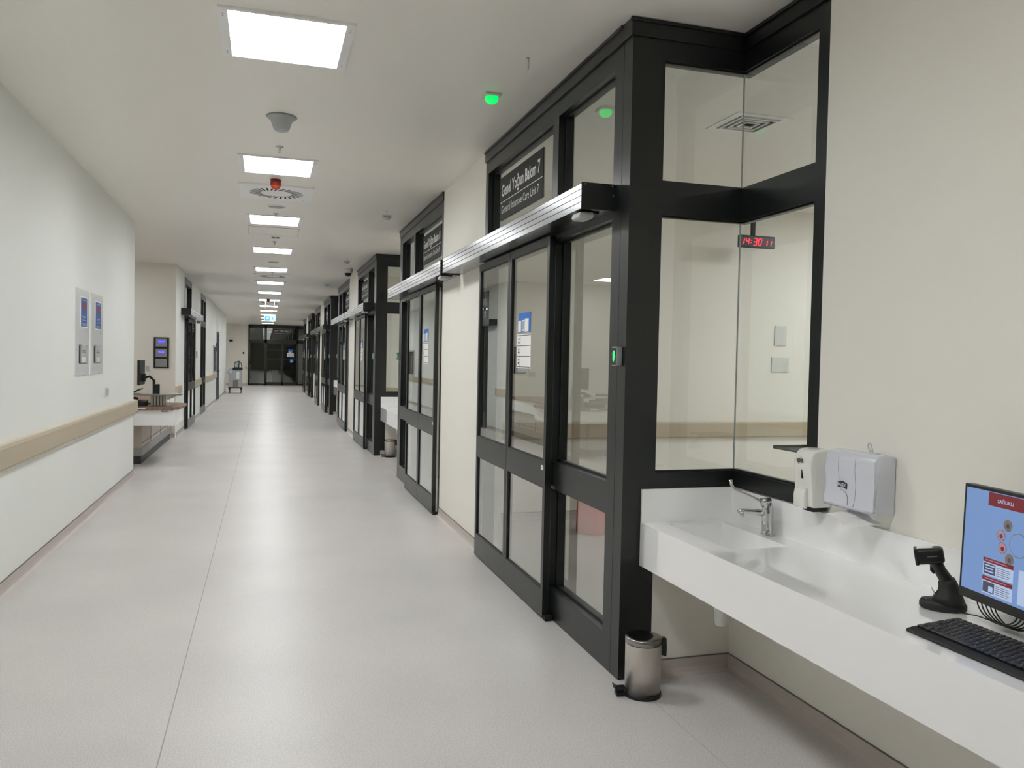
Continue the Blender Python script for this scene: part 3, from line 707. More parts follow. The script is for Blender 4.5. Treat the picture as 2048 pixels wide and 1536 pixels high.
def beacon(x, y, lab):
    t = thing('alarm_beacon', (x, y, H), lab, 'alarm beacon', 'red ceiling beacons')
    lathe_part([(.050, 0), (.050, -.055), (.047, -.06)], (x, y, H), REDP, 'beacon_base', t)
    lathe_part([(.046, -.055), (.044, -.07), (.036, -.085), (.02, -.093), (0, -.095)], (x, y, H), ORANGE, 'beacon_lens', t)
beacon(.075, 8.22, 'red and orange alarm beacon in front of the swirl diffuser')
beacon(.06, 25.4, 'dark red alarm beacon far down the ceiling light row')
def disc(x, y, lab):
    t = thing('ceiling_loudspeaker', (x, y, H), lab, 'speaker', 'flush round ceiling loudspeakers')
    lathe_part([(.105, 0), (.105, -.005), (.095, -.008)], (x, y, H), LAMPFRAME, 'rim', t); lathe_part([(.094, -.0075), (.06, -.010), (0, -.011)], (x, y, H), GREYP, 'grille', t)
disc(.10, 9.68, 'flush round ceiling loudspeaker behind the swirl diffuser'); disc(.12, 15.4, 'flush round ceiling loudspeaker before the fifth ceiling light')
# access hatch
t = thing('ceiling_hatch', (.085, 11.6, H), 'square access hatch outlined in the ceiling past the third light', 'hatch')
bx(-.24, .41, 11.25, 11.95, H-.003, H).build('hatch_panel', CEIL, t)
mb = MB(); 
for (a, b, c, d) in ((-.245, -.24, 11.245, 11.955), (.41, .415, 11.245, 11.955), (-.245, .415, 11.245, 11.25), (-.245, .415, 11.95, 11.955)): mb.box(a, b, c, d, H-.004, H)
mb.build('hatch_rim', GREYP, t)
t = thing('ceiling_sensor', (.12, 12.2, H), 'small square grille with dark slots before the fourth light', 'sensor')
bx(.06, .18, 12.15, 12.28, H-.012, H).build('sensor_plate', LAMPFRAME, t)
mb = MB(); mb.box(.07, .11, 12.147, 12.152, H-.012, H-.003); mb.box(.125, .17, 12.147, 12.152, H-.012, H-.003); mb.box(.07, .17, 12.2, 12.22, H-.0135, H-.012); mb.build('slot', DARK, t)
def detector(x, y, lab, green=False, rod=True):
    if green:
        t = thing('call_light', (x, y, H), lab, 'call light')
        bx(x-.055, x+.055, y-.055, y+.055, H-.014, H, bev=.004).build('lamp_base', mat('lamp_base_white', srgb(220, 200, 196), .4), t)
        lathe_part([(.043, -.014), (.043, -.03), (.036, -.044), (.022, -.054), (0, -.058)], (x, y, H), GREEN, 'green_dome', t)
    else:
        t = thing('smoke_detector', (x, y, H), lab, 'detector', 'ceiling detectors over the right side')
        bx(x-.06, x+.06, y-.06, y+.06, H-.012, H, bev=.004).build('detector_base', WHITE, t)
        lathe_part([(.044, -.012), (.044, -.026), (.03, -.045), (0, -.05)], (x, y, H), GREYL, 'detector_dome', t)
detector(1.375, 5.08, 'glowing green dome light on the ceiling near the sign', True)
detector(1.375, 9.78, 'white detector on the ceiling before the second doorway sign')
detector(1.36, 14.6, 'white detector on the ceiling above the third doorway')
detector(1.36, 19.4, 'tiny detector on the ceiling above the fourth doorway')
def hook(x, y, lab):
    t = thing('ceiling_hook', (x, y, H), lab, 'hook', 'thin ceiling hooks')
    mb = MB(); mb.box(x-.012, x+.004, y-.01, y+.01, H-.004, H); mb.tube([(x, y, H-.002), (x+.001, y, H-.05), (x+.001, y, H-.062), (x-.006, y, H-.066)], .0028, 6)
    mb.build('hook_rod', STEEL, t)
hook(1.40, 4.39, 'thin metal hook hanging from the ceiling before the green light'); hook(1.325, 9.45, 'thin metal hook beside the first white ceiling detector'); hook(1.33, 14.2, 'thin metal hook beside the second white ceiling detector')
t = thing('security_camera', (1.5, 15.85, H), 'black and white dome security camera on the ceiling above the third doorway', 'camera')
lathe_part([(.085, 0), (.085, -.07), (.078, -.085)], (1.5, 15.85, H), WHITE, 'camera_housing', t)
lathe_part([(.066, -.083), (.062, -.11), (.045, -.135), (.02, -.148), (0, -.15)], (1.5, 15.85, H), BLACK, 'camera_dome', t)
# exit sign
t = thing('exit_sign', (.11, 26.0, 2.68), 'hanging lit blue direction sign with a white arrow', 'sign')
bx(-.06, .28, 26.0, 26.03, 2.68, 2.84, bev=.003).build('sign_box', SIGNLIGHT, t)
bx(-.03, .11, 25.997, 26.0, 2.695, 2.825).build('blue_panel', SIGNBLUE, t)
mb = MB(); c = (.04, 2.76)
mb.prism([(c[0]-.045, c[1]), (c[0], c[1]+.045), (c[0], c[1]+.02), (c[0]+.045, c[1]+.02), (c[0]+.045, c[1]-.02), (c[0], c[1]-.02), (c[0], c[1]-.045)], 'y', 25.994, 25.997); mb.build('arrow', SIGNLIGHT, t)
mb = MB(); mb.prism([(.16, 2.70), (.175, 2.70), (.195, 2.745), (.215, 2.70), (.23, 2.70), (.21, 2.76), (.225, 2.80), (.205, 2.805), (.19, 2.78), (.165, 2.79), (.165, 2.775), (.185, 2.765)], 'y', 25.996, 26.0); mb.build('running_figure', SIGNBLUE, t)
MB().tube([(-.02, 26.015, 2.84), (-.02, 26.015, H)], .003, 6).build('hanger', STEEL, t); MB().tube([(.24, 26.015, 2.84), (.24, 26.015, H)], .003, 6).build('hanger', STEEL, t)
# vent in the first room
t = thing('room_vent', (3.24, 5.03, H), 'square louvred ceiling vent seen through the corner glass', 'air vent')
mb = MB(); c = (3.24, 5.03)
for k, (r, z) in enumerate(((.215, .006), (.150, .014), (.105, .014), (.060, .014))):
    wv = .055 if k == 0 else .016
    for (x0, x1, y0, y1) in ((-r, r, -r, -r+wv), (-r, r, r-wv, r), (-r, -r+wv, -r+wv, r-wv), (r-wv, r, -r+wv, r-wv)): mb.box(c[0]+x0, c[0]+x1, c[1]+y0, c[1]+y1, H-z, H)
mb.build('vent_frame', LAMPFRAME, t)
bx(c[0]-.158, c[0]+.158, c[1]-.158, c[1]+.158, H-.003, H).build('vent_void', DARK, t)
# clock
t = thing('wall_clock', (4.85, 7.3, 2.82), 'black digital clock with red digits 14:30 11 behind the glass', 'clock')
bx(4.64, 5.06, 7.3, 7.345, 2.822, 2.948, bev=.008).build('clock_case', BLACK, t)
SEG = {'0': 'abcdef', '1': 'bc', '3': 'abcdg', '4': 'bcfg'}
mb = MB()
def digit(ch, x, z, w_, h):
    sl = .18
    def P(u, v): return (x+u*w_+v*h*sl, z+v*h)
    th = .0095
    segs = {'a': ((0, 1), (1, 1)), 'b': ((1, 1), (1, .5)), 'c': ((1, .5), (1, 0)), 'd': ((0, 0), (1, 0)), 'e': ((0, .5), (0, 0)), 'f': ((0, 1), (0, .5)), 'g': ((0, .5), (1, .5))}
    for s in SEG[ch]:
        a, b = segs[s]; p, q = Vector(P(*a)), Vector(P(*b)); d = (q-p).normalized(); m_ = (p+q)/2; L = (q-p).length/2-.003
        mb.obox((m_.x, 7.2985, m_.y), (d.x, 0, d.y), (0, 1, 0), (-d.y, 0, d.x), L, .0012, th/2)
digit('1', 4.655, 2.852, .03, .066); digit('4', 4.708, 2.852, .034, .066); digit('3', 4.80, 2.848, .034, .07); digit('0', 4.855, 2.848, .034, .07)
digit('1', 4.93, 2.848, .03, .055); digit('1', 4.98, 2.848, .03, .055)
for z in (2.868, 2.892): mb.box(4.771, 4.779, 7.2975, 7.2997, z, z+.008)
mb.build('digits', REDLED, t)
bx(4.79, 4.825, 7.305, 7.34, 2.945, H).build('hanging_pole', BLACKM, t)

# ------------------------------------------------------------------ hand-wash counters
def counter(a, b, lab, basin=True, sink_lab=''):
    t = thing('washbasin_counter', (2.09, (a+b)/2, .58), lab, 'counter', 'white hand wash counters')
    x0, x1 = 1.822, XW-.002; zt, zb = .798, .58; a += .003; b -= .003
    bx0, bx1, by0, by1 = 1.945, 2.245, b-.63, b-.075
    mb = MB()
    th = .022
    # top slab with the basin opening, apron
    mb.box(x0, bx0, a, b, zt-th, zt); mb.box(bx1, x1, a, b, zt-th, zt); mb.box(bx0, bx1, a, by0, zt-th, zt); mb.box(bx0, bx1, by1, b, zt-th, zt)
    mb.box(x0, x0+.022, a, b, zb, zt-th)
    mb.build('worktop', CORIAN, t)
    # basin: sloping near end, flat bottom
    mb = MB(); d = .12
    A = [(bx0, by0, zt-.002), (bx1, by0, zt-.002), (bx1, by1, zt-.002), (bx0, by1, zt-.002)]
    B = [(bx0+.012, by0+.16, zt-d), (bx1-.012, by0+.16, zt-d), (bx1-.012, by1-.015, zt-d), (bx0+.012, by1-.015, zt-d)]
    for i in range(4): mb.quad(A[i], A[(i+1) % 4], B[(i+1) % 4], B[i])
    mb.quad(*B)
    C = [(p[0]+(-.012 if i in (0, 3) else .012), p[1]+(-.012 if i < 2 else .012), p[2]) for i, p in enumerate(A)]
    D = [(p[0]+(-.012 if i in (0, 3) else .012), p[1]+(-.012 if i < 2 else .012), p[2]-.012) for i, p in enumerate(B)]
    C = [(c_[0], c_[1], zt-th) for c_ in C]
    for i in range(4): mb.quad(C[i], D[i], D[(i+1) % 4], C[(i+1) % 4])
    mb.quad(*D[::-1])
    mb.build('basin', CORIAN, t)
    MB().lathe([(.022, 0), (.020, .003), (0, .003)], ((bx0+bx1)/2, by1-.2, zt-d), 20).build('drain', CHROME, t)
    mb = MB(); mb.box(x1-.014, x1, a, b, zt, .965, bev=.001); mb.box(x0, x1-.014, b-.014, b, zt, .968, bev=.001)
    mb.build('splashback', CORIAN, t)
    MB().lathe([(.026, .66), (.026, .50), (.031, .495), (.031, .455), (.029, .45), (.027, .40), (.022, .385), (0, .383)], (2.05, b-.40, 0), 20).build('drain_trap', WHITE, t)
    return t
counter(ALC[0][0], ALC[0][1], 'white counter with moulded basin in the near alcove')
counter(ALC[1][0], ALC[1][1], 'white hand wash counter in the second alcove')
counter(ALC[2][0], ALC[2][1], 'white hand wash counter in the third alcove')

# tap
def tap(y, lab):
    xb, z = 2.29, .798
    t = thing('tap', (xb, y, z), lab, 'tap', 'chrome lever taps')
    mb = MB(); mb.lathe([(.031, 0), (.031, .006), (.0275, .010), (.0275, .03), (.0255, .10), (.0255, .13), (.022, .15), (.015, .162), (0, .165)], (xb, y, z), 24)
    mb.build('tap_body', CHROME, t)
    d = Vector((-1, .10, 0)).normalized()
    p0 = Vector((xb, y, z+.105))
    mb = MB(); mb.tube([p0+d*.0, p0+d*.05+Vector((0, 0, .004)), p0+d*.10+Vector((0, 0, .010)), p0+d*.135+Vector((0, 0, .012)), p0+d*.15+Vector((0, 0, .010))], .012, 14, rs=[.017, .015, .0125, .012, .010])
    mb.tube([p0+d*.132+Vector((0, 0, .010)), p0+d*.130+Vector((0, 0, -.012))], .0115, 12)
    mb.build('spout', CHROME, t)
    k = Vector((xb-.012, y, z+.165))
    mb = MB(); mb.tube([k+Vector((.022, 0, -.004)), k+Vector((-.022, 0, -.004))], .017, 16, rs=[.018, .018])
    mb.tube([k+Vector((.0, 0, -.03)), k+Vector((0, 0, .006))], .018, 16, rs=[.02, .016])
    q0 = k+Vector((-.02, .008, -.004)); q1 = Vector((xb-.135, y+.10, z+.222))
    mb.tube([q0, q0.lerp(q1, .3)+Vector((0, 0, .0)), q0.lerp(q1, .6)+Vector((0, 0, -.003)), q0.lerp(q1, .88)+Vector((0, 0, -.006)), q1+Vector((0, 0, .006)), q1+Vector((-.004, .006, .03))], .005, 10, rs=[.0065, .005, .005, .0055, .008, .0095])
    mb.build('long_lever', CHROME, t)
tap(3.30, 'chrome elbow lever tap at the basin of the near counter')
tap(12.95, 'chrome lever tap at the second alcove counter')

# soap dispenser
t = thing('soap_dispenser', (2.30, 3.03, .985), 'tall white soap dispenser on the wall left of the towel dispenser', 'dispenser')
X1 = XW-.001
mb = MB(); ya, yb = 2.930, 3.048
prof = [(X1, .992), (X1, 1.245), (X1-.045, 1.247), (X1-.085, 1.240), (X1-.103, 1.222), (X1-.110, 1.19), (X1-.112, 1.15), (X1-.104, 1.10), (X1-.098, 1.06), (X1-.097, 1.0), (X1-.09, .992)]
mb.prism(prof, 'y', ya, yb, bev=.008, seg=3, smooth=True)
mb.build('dispenser_cover', WHITE_GLOSS, t)
MB().prism([(X1-.100, 1.075), (X1-.112, 1.07), (X1-.118, 1.04), (X1-.116, .992), (X1-.108, .985), (X1-.096, .988), (X1-.096, 1.075)], 'y', ya+.032, yb-.012, bev=.004, seg=2, smooth=True).build('push_lever', WHITE_GLOSS, t)
mb = MB(); mb.box(X1-.113, X1-.104, (ya+yb)/2-.004, (ya+yb)/2+.004, 1.115, 1.155, bev=.003); mb.build('level_slot', DARK, t)
mb = MB(); text_mb(mb, 'epla', (X1-.1123, yb-.022, 1.185), (0, -1, 0), (0, 0, 1), width=.046, height=.024, offset=.03, extr=.001); mb.build('logo', INK, t)
bx(X1-.09, X1-.012, ya+.005, ya+.075, .975, .992, bev=.003).build('nozzle_base', BLACKM, t)
# paper towel dispenser
t = thing('paper_towel_dispenser', (2.30, 2.72, 1.03), 'wide bluish white paper towel dispenser on the cream wall', 'dispenser')
ya, yb = 2.560, 2.850; W = X1
prof = [(W, 1.027), (W, 1.258), (W-.03, 1.262), (W-.075, 1.262), (W-.095, 1.253), (W-.104, 1.235), (W-.102, 1.19), (W-.094, 1.13), (W-.098, 1.08), (W-.110, 1.040), (W-.108, 1.034), (W-.05, 1.027)]
mb = MB(); mb.prism(prof, 'y', ya, yb, bev=.009, seg=3, smooth=True); mb.build('dispenser_cover', WHITE_COOL, t)
GRV = mat('groove_grey', srgb(120, 124, 134), .5)
def fx(z):      # front face x at height z
    pts = [(1.253, W-.095), (1.235, W-.104), (1.19, W-.102), (1.13, W-.094), (1.08, W-.098), (1.040, W-.110)]
    for (za, xa), (zb_, xb_) in zip(pts, pts[1:]):
        if zb_ <= z <= za: return xa+(xb_-xa)*(za-z)/(za-zb_)
    return W-.1
mb = MB()
for yy, z1 in ((2.765, 1.145), (2.668, 1.045)):
    zs = [1.238-(1.238-z1)*i/10 for i in range(11)]
    mb.tube([(fx(z)+.0005, yy+.004*math.sin((1.24-z)*15), z) for z in zs], .0014, 6)
pts = []
for i in range(11):
    a = math.pi/2*i/10; z = 1.104-(.055*(1-math.cos(a))) ; pts.append((fx(max(1.045, z-.012))+.0005, 2.757-.055*math.sin(a), z))
pts += [(fx(1.05)+.0005, 2.702, 1.047)]
mb.tube(pts, .0012, 6)
mb.build('groove', GRV, t)
xx = fx(1.125)-.0012
mb = MB(); mb.prism([(2.773, 1.111), (2.773, 1.134), (2.747, 1.140), (2.721, 1.132), (2.721, 1.109), (2.747, 1.116)], 'x', xx-.003, xx+.002); mb.build('badge', mat('badge_navy', srgb(40, 40, 72), .4), t)
mb = MB(); text_mb(mb, 'PALEX', (xx-.0034, 2.770, 1.1185), (0, -1, 0), (0, 0, 1), width=.046, height=.012, offset=.02, extr=.0004); mb.build('badge_lettering', LETTER, t)
mb = MB(); p = Vector((W-.045, 2.64, 1.262))
mb.tube([p, p+Vector((0, .004, .018)), p+Vector((0, .012, .036)), p+Vector((0, .024, .040)), p+Vector((0, .030, .030)), p+Vector((0, .020, .012)), p+Vector((0, .012, .0))], .0026, 8)
mb.box(p.x-.002, p.x+.002, p.y+.0, p.y+.018, p.z-.002, p.z+.014, bev=.001); mb.box(p.x-.01, p.x+.01, p.y-.035, p.y+.01, p.z-.002, p.z+.004, bev=.001)
mb.build('key', mat('clear_key', srgb(196, 202, 205), .2), t)
mb = MB(); N = 12   # hanging towel sheet, curved
def SH(k, u):
    f = k/N; y = 2.79-.19*f
    return (W-.165+.135*u-.01*f, y-.012*u, .992+.020*math.sin(math.pi*min(1, f*1.25+.05))-.016*f+.018*u)
for i in range(N): mb.quad(SH(i, 0), SH(i, 1), SH(i+1, 1), SH(i+1, 0))
o = mb.build('towel_sheet', PAPER, t)
md = o.modifiers.new('solid', 'SOLIDIFY'); md.thickness = .0012

# pedal bins
def bin_(x, y, lab):
    t = thing('pedal_bin', (x, y, 0), lab, 'bin', 'steel pedal bins')
    lathe_part([(.091, 0), (.092, .006), (.090, .02), (.088, .022)], (x, y, 0), BLACK, 'base_ring', t, 40)
    lathe_part([(.086, .018), (.087, .25), (.086, .252)], (x, y, 0), STEEL, 'body', t, 48)
    lathe_part([(.084, .250), (.084, .256)], (x, y, 0), BLACK, 'seal', t, 40)
    lathe_part([(.088, .256), (.0885, .258), (.0885, .279), (.086, .2835), (.070, .2865), (.045, .2865), (.040, .2855), (0, .288)], (x, y, 0), STEELTOP, 'lid', t, 48)
    d = Vector((-.97, .12, 0)).normalized(); q = Vector((-d.y, d.x, 0)); c = Vector((x, y, 0))
    mb = MB(); mb.obox(c+d*.115+Vector((0, 0, .038)), d, q, (0, 0, 1), .028, .024, .004, bev=.002); mb.obox(c+d*.135+Vector((0, 0, .045)), (d+Vector((0, 0, .8))), q, Vector((0, 0, 1))-d*.8, .012, .026, .003, bev=.001)
    mb.obox(c+d*.105+Vector((0, 0, .011)), d, q, (0, 0, 1), .03, .02, .009, bev=.003)
    mb.build('pedal', BLACK, t)
    e = Vector((.93, -.2, 0)).normalized(); r = Vector((-e.y, e.x, 0))
    mb = MB(); mb.obox(c+e*.098+Vector((0, 0, .235)), e, r, (0, 0, 1), .013, .018, .042, bev=.005); mb.obox(c+e*.105+Vector((0, 0, .205)), e, r, (0, 0, 1), .008, .012, .018, bev=.003)
    mb.build('hinge', BLACK, t)
    mb = MB(); mb.tube([c+e*.110+r*.02+Vector((0, 0, .25)), c+e*.122+r*.02+Vector((0, 0, .235)), c+e*.122+r*.018+Vector((0, 0, .20)), c+e*.112+r*.01+Vector((0, 0, .185))], .0018, 6)
    mb.build('carry_handle', CHROME, t)
bin_(1.765, 3.515, 'stainless steel pedal bin on the floor at the near column')
bin_(1.955, 13.14, 'small stainless pedal bin under the second alcove counter')

# black tray shelf seen at the corner glass
t = thing('tray_shelf', (2.5, 3.35, 1.19), 'small black tray shelf behind the corner glass beside the soap dispenser', 'shelf')
bx(2.40, 2.62, 3.20, 3.43, 1.196, 1.203, bev=.002).build('tray', BLACKM, t)
mb = MB(); mb.box(2.40, 2.62, 3.42, 3.43, 1.203, 1.213, bev=.002); mb.tube([(2.47, 3.22, 1.196), (2.47, 3.17, 1.15), (2.47, 3.115, 1.13)], .012, 8); mb.box(2.44, 2.50, 3.117, 3.17, 1.10, 1.13, bev=.004); mb.build('bracket', BLACKM, t)

# ------------------------------------------------------------------ computer corner
# monitor
ML = Vector((2.119, 2.028, 0)); ang = math.radians(8.3)
dm = Vector((-math.sin(ang), -math.cos(ang), 0)); nm = Vector((-math.cos(ang), math.sin(ang), 0)); upv = Vector((0, 0, 1))
tl = .04; upm = (upv-nm*(-tl)).normalized(); upm = (upv*1.0-nm*.03).normalized(); nm2 = dm.cross(upm).normalized()
if nm2.dot(nm) < 0: nm2 = -nm2
ZB, HM, WM = .887, .357, .56
t = thing('computer_monitor', (2.2, 1.75, .798), 'black computer monitor showing a blue page with red boxes', 'monitor')
def MP(u, v, n_=0): return ML+dm*u+upm*v+nm2*n_+Vector((0, 0, ZB))
mb = MB(); mb.obox(MP(WM/2, HM/2, -.017), dm, upm, nm2, WM/2, HM/2, .015, bev=.002)
mb.obox(MP(WM/2, HM/2, -.04), dm, upm, nm2, WM*.3, HM*.28, .014, bev=.01)
mb.build('monitor_case', BLACK, t)
mb = MB(); mb.box(2.18, 2.33, 1.50, 1.83, .799, .808, bev=.003); mb.obox((2.225, 1.72, .93), (1, 0, 0), (0, 1, 0), (0, 0, 1), .018, .04, .125, bev=.006)
mb.build('monitor_stand', BLACKM, t)
mb = MB()
def R(u0, u1, v0, v1, k, n_=.0005):
    mb.mi = k; mb.quad(MP(u0, v0, n_), MP(u1, v0, n_), MP(u1, v1, n_), MP(u0, v1, n_))
def C(u, v, r, k, n_, n=20):
    mb.mi = k; f = mb.bm.faces.new([mb.bm.verts.new(MP(u+r*math.cos(2*math.pi*i/n), v+r*math.sin(2*math.pi*i/n), n_)) for i in range(n)]); f.material_index = k
R(.011, WM-.011, .030, HM-.010, 0, -.0008)
su, sv = .107, HM-.012
R(su, WM-.03, sv-.040, sv, 1, .0004)
R(su, WM-.03, .035, sv-.040, 0, -.0002)
for k, (u, v, c_) in enumerate(((.190, .258, 5), (.166, .224, 4), (.174, .188, 4), (.203, .160, 5))):
    C(u, v, .0175, 6, .0006); C(u, v, .0148, c_, .0009); C(u+.001, v-.002, .007, 3 if k != 2 else 1, .0012)
C(.235, .208, .036, 6, .0006); C(.235, .208, .033, 0, .0009)
for (z0, z1) in ((.094, .146), (.038, .090)):
    R(su-.006, su+.115, z0, z1, 2, .0004); R(su-.006, su+.115, z1-.013, z1, 1, .0008)
    R(su-.002, su+.045, z0+.004, z1-.016, 3, .0010)
    for q in range(5): R(su+.050, su+.050+(.055 if q % 2 else .048), z1-.0225-q*.0058, z1-.0205-q*.0058, 6, .0010)
    R(su+.004, su+.07+.02, z1-.0075, z1-.005, 4, .0010)
for q, (u0, u1) in enumerate(((.003, .04), (.006, .036), (.002, .042))): R(su+u0, su+u1, .104+q*.009, .108+q*.009, 2, .0014)
R(su+.022, su+.040, .045, .062, 2, .0014)
R(su+.135, WM-.04, .04, .14, 2, .0004)
mb.mi = 2
text_mb(mb, 'SAĞLIKLI', MP(su+.038, sv-.027, .0012), dm, upm, width=.062, height=.0105, offset=.01, extr=.0)
mb.build('screen', [SCREEN, SCREENR, SCREENW, SCREEND, SCREENP, SCREENB, GREYP], t)
# cables
t = thing('cable_bundle', (2.22, 1.9, .80), 'looped black cables hanging below the monitor', 'cable')
mb = MB()
for k in range(5):
    pts = []; r = .055+.004*k
    for i in range(15):
        a = math.pi*(1.02+i/14*.96); pts.append((2.20+.006*k, 1.955+math.cos(a)*-.075-.01*k, .865+math.sin(a)*(r)+.002*k))
    mb.tube(pts, .0026, 6)
mb.build('cable_loops', BLACK, t)
mb = MB(); mb.tube([(2.17, 2.07, .812), (2.19, 2.02, .815), (2.20, 1.98, .812), (2.21, 1.95, .806)], .0022, 6)
mb.tube([(2.235, 1.70, .89), (2.235, 1.71, .85), (2.235, 1.74, .828), (2.235, 1.78, .815), (2.236, 1.82, .805)], .0026, 6)
mb.build('loose_cable', BLACK, t)
# keyboard
t = thing('keyboard', (1.97, 1.78, .798), 'black keyboard with raised keys lying on the white counter', 'keyboard')
mb = MB(); mb.prism([(1.886, .799), (2.080, .799), (2.080, .823), (1.915, .812), (1.890, .809), (1.884, .804)], 'y', 1.545, 1.992, bev=.002, seg=2)
mb.build('keyboard_body', BLACKM, t)
mb = MB(); mk = MB()
rows = 6; xk0, xk1 = 1.917, 2.077; rp = (xk1-xk0)/rows; kp = .0195
for r in range(rows):
    xr = xk0+r*rp; y = 1.984
    zr = .812+(xr-1.915)*(.011/.165)
    row_keys = 22
    k = 0
    while y > 1.565:
        wk = kp
        if r == 0 and 3 <= k <= 3: wk = kp*6
        if r == 0 and k != 3: wk = kp*1.25
        if k == 0 and r in (1, 2, 3): wk = kp*(1.9, 1.6, 1.4)[r-1]
        y0 = max(1.558, y-wk)
        mb.obox((xr+rp/2, (y+y0)/2, zr+.0045), (1, 0, .06), (0, 1, 0), (-.06, 0, 1), rp/2-.0016, (y-y0)/2-.0012, .0035, bev=.0012, seg=1)
        mk.obox((xr+rp/2+.003, (y+y0)/2+.0028, zr+.0083), (1, 0, .06), (0, 1, 0), (-.06, 0, 1), .0022, .0016, .0002)
        y = y0; k += 1
mb.build('keycaps', BLACK, t); mk.build('key_lettering', GREYP, t)
# barcode scanner
SCN = Vector((2.185, 2.150, .798))
t = thing('barcode_scanner', SCN, 'black handheld barcode scanner standing in its cradle', 'barcode scanner')
e1 = Vector((.735, -.678, 0)).normalized(); qn = Vector((-.678, -.735, 0)).normalized(); c = Vector(SCN)
def SP(u, v, n_=0): return c+e1*u+Vector((0, 0, v))+qn*n_
mb = MB(); tb = bmesh.new(); rings = []
for (ru, rn, z) in ((.068, .047, .001), (.072, .050, .006), (.072, .050, .020), (.066, .045, .029), (.03, .02, .031)):
    rings.append([tb.verts.new(SP(.0+ru*math.cos(2*math.pi*i/36), z, rn*math.sin(2*math.pi*i/36))) for i in range(36)])
for k in range(4):
    for i in range(36):
        f = tb.faces.new([rings[k][i], rings[k][(i+1) % 36], rings[k+1][(i+1) % 36], rings[k+1][i]]); f.smooth = True
tb.faces.new(rings[0]); tb.faces.new(rings[-1]); mb.merge(tb)
mb.tube([SP(.016, .026), SP(.016, .045), SP(.017, .066), SP(.012, .088), SP(.007, .100)], .03, 20, rs=[.052, .045, .034, .029, .026])
mb.build('cradle', BLACKM, t)
mb = MB(); mb.tube([SP(.016, .075), SP(.004, .105), SP(-.012, .130), SP(-.024, .152), SP(-.030, .166)], .02, 18, rs=[.0225, .021, .019, .021, .024]); mb.build('grip', BLACK, t)
MB().tube([SP(-.036, .143), SP(-.034, .128), SP(-.027, .118)], .007, 10, rs=[.007, .009, .006]).build('trigger', BLACKM, t)
hd = (e1*-1+Vector((0, 0, -.18))).normalized(); hu = (Vector((0, 0, 1))+e1*-.18).normalized(); hc = SP(-.045, .176)
mb = MB(); mb.obox(hc, hd, qn, hu, .044, .029, .0265, bev=.012, seg=4); mb.obox(hc+hd*.040, hd, qn, hu, .006, .030, .0275, bev=.004, seg=2); mb.build('scan_head', BLACK, t)
bm_ = MB(); bm_.obox(hc+hd*.012+hu*.0268, hd, qn, hu, .024, .012, .0006); bm_.build('white_sticker', PAPER, t)
MB().obox(SP(-.030, .056, .0), e1*.6+Vector((0, 0, -1)), qn, Vector((0, 0, .6))+e1, .012, .012, .0015).build('paper_tag', PAPER, t)
mb = MB(); text_mb(mb, 'Honeywell', hc-hd*-.006+qn*.0295-hu*.001, -hd, hu, width=.028, height=.0042, extr=.0003); mb.build('logo', GREYL, t)
MB().lathe([(.0025, 0), (.0025, .001)], tuple(SP(-.052, .030, .006)), 10).build('indicator', LETTER, t)

# ------------------------------------------------------------------ nurse station on the left
t = thing('nurse_desk', (-2.2, 14.0, 0), 'white nurse station desk with brown worktop in the left recess', 'desk')
mb = MB()
mb.prism([(-1.62, 16.55), (-2.35, 16.55), (-2.35, 13.55), (-5.6, 13.55), (-5.6, 12.45), (-1.27, 12.45), (-1.18, 12.55), (-1.16, 13.45), (-1.30, 13.62), (-1.62, 13.75)], 'z', .80, .845, bev=.004, seg=1)
mb.build('worktop', WOOD, t)
mb = MB(); mb.box(-5.55, -1.235, 12.5, 12.54, .575, .80); mb.box(-1.275, -1.235, 12.54, 13.6, .575, .80); mb.box(-1.66, -1.64, 13.6, 16.5, .575, .80); mb.box(-1.64, -1.275, 13.56, 13.6, .575, .80)
mb.build('apron', CORIAN, t)
mb = MB(); mb.box(-2.3, -1.70, 12.72, 16.5, .24, .80); mb.build('cabinet', BEIGECAB, t)
mb = MB(); mb.box(-2.29, -1.692, 12.715, 16.5, .12, .24); mb.build('lower_band', GREYCAB, t)
mb = MB(); mb.box(-2.28, -1.71, 12.73, 16.5, .001, .12); mb.build('kick_plate', mat('kick_dark', srgb(52, 54, 54), .5), t)
mb = MB()
for y in (13.7, 14.9, 15.9): mb.box(-1.6995, -1.697, y-.006, y+.006, .24, .8)
mb.box(-1.6995, -1.697, 12.72, 16.5, .30, .306); mb.build('door_gap', DARK, t)
mb = MB(); mb.box(-5.5, -2.32, 13.0, 13.5, .12, .80); mb.build('back_cabinet', BEIGECAB, t)
mb = MB(); mb.box(-5.5, -2.32, 13.02, 13.5, .001, .12); mb.build('kick_plate', ANTHDARK, t)
bx(-1.42, -1.33, 12.496, 12.5, .77, .79).build('cable_clip', GREYP, t); 
o = bx(-1.75, -1.62, 12.446, 12.45, .812, .835).build('edge_label', WHITE, t)
t = thing('glass_counter_shelf', (-1.4, 12.75, .845), 'raised glass transaction shelf on ribbed legs on the nurse desk', 'shelf')
mb = MB(); mb.prism([(-5.0, 12.5), (-1.35, 12.5), (-1.16, 12.62), (-1.16, 12.9), (-5.0, 12.9)], 'z', 1.005, 1.02); mb.build('glass_top', mat('shelf_glass', srgb(120, 132, 132), .1), t)
mb = MB()
for x0 in (-1.575, -3.0, -4.4):
    for k in range(5): mb.box(x0+k*.042, x0+k*.042+.035, 12.62, 12.82, .8455, 1.005, bev=.008)
mb.build('ribbed_leg', STEELTOP, t)
t = thing('desk_monitor', (-1.76, 13.2, .845), 'black desk monitor on the nurse desk seen from the side', 'monitor')
bx(-1.80, -1.765, 12.96, 13.5, 1.13, 1.50, bev=.006).build('monitor_case', BLACK, t)
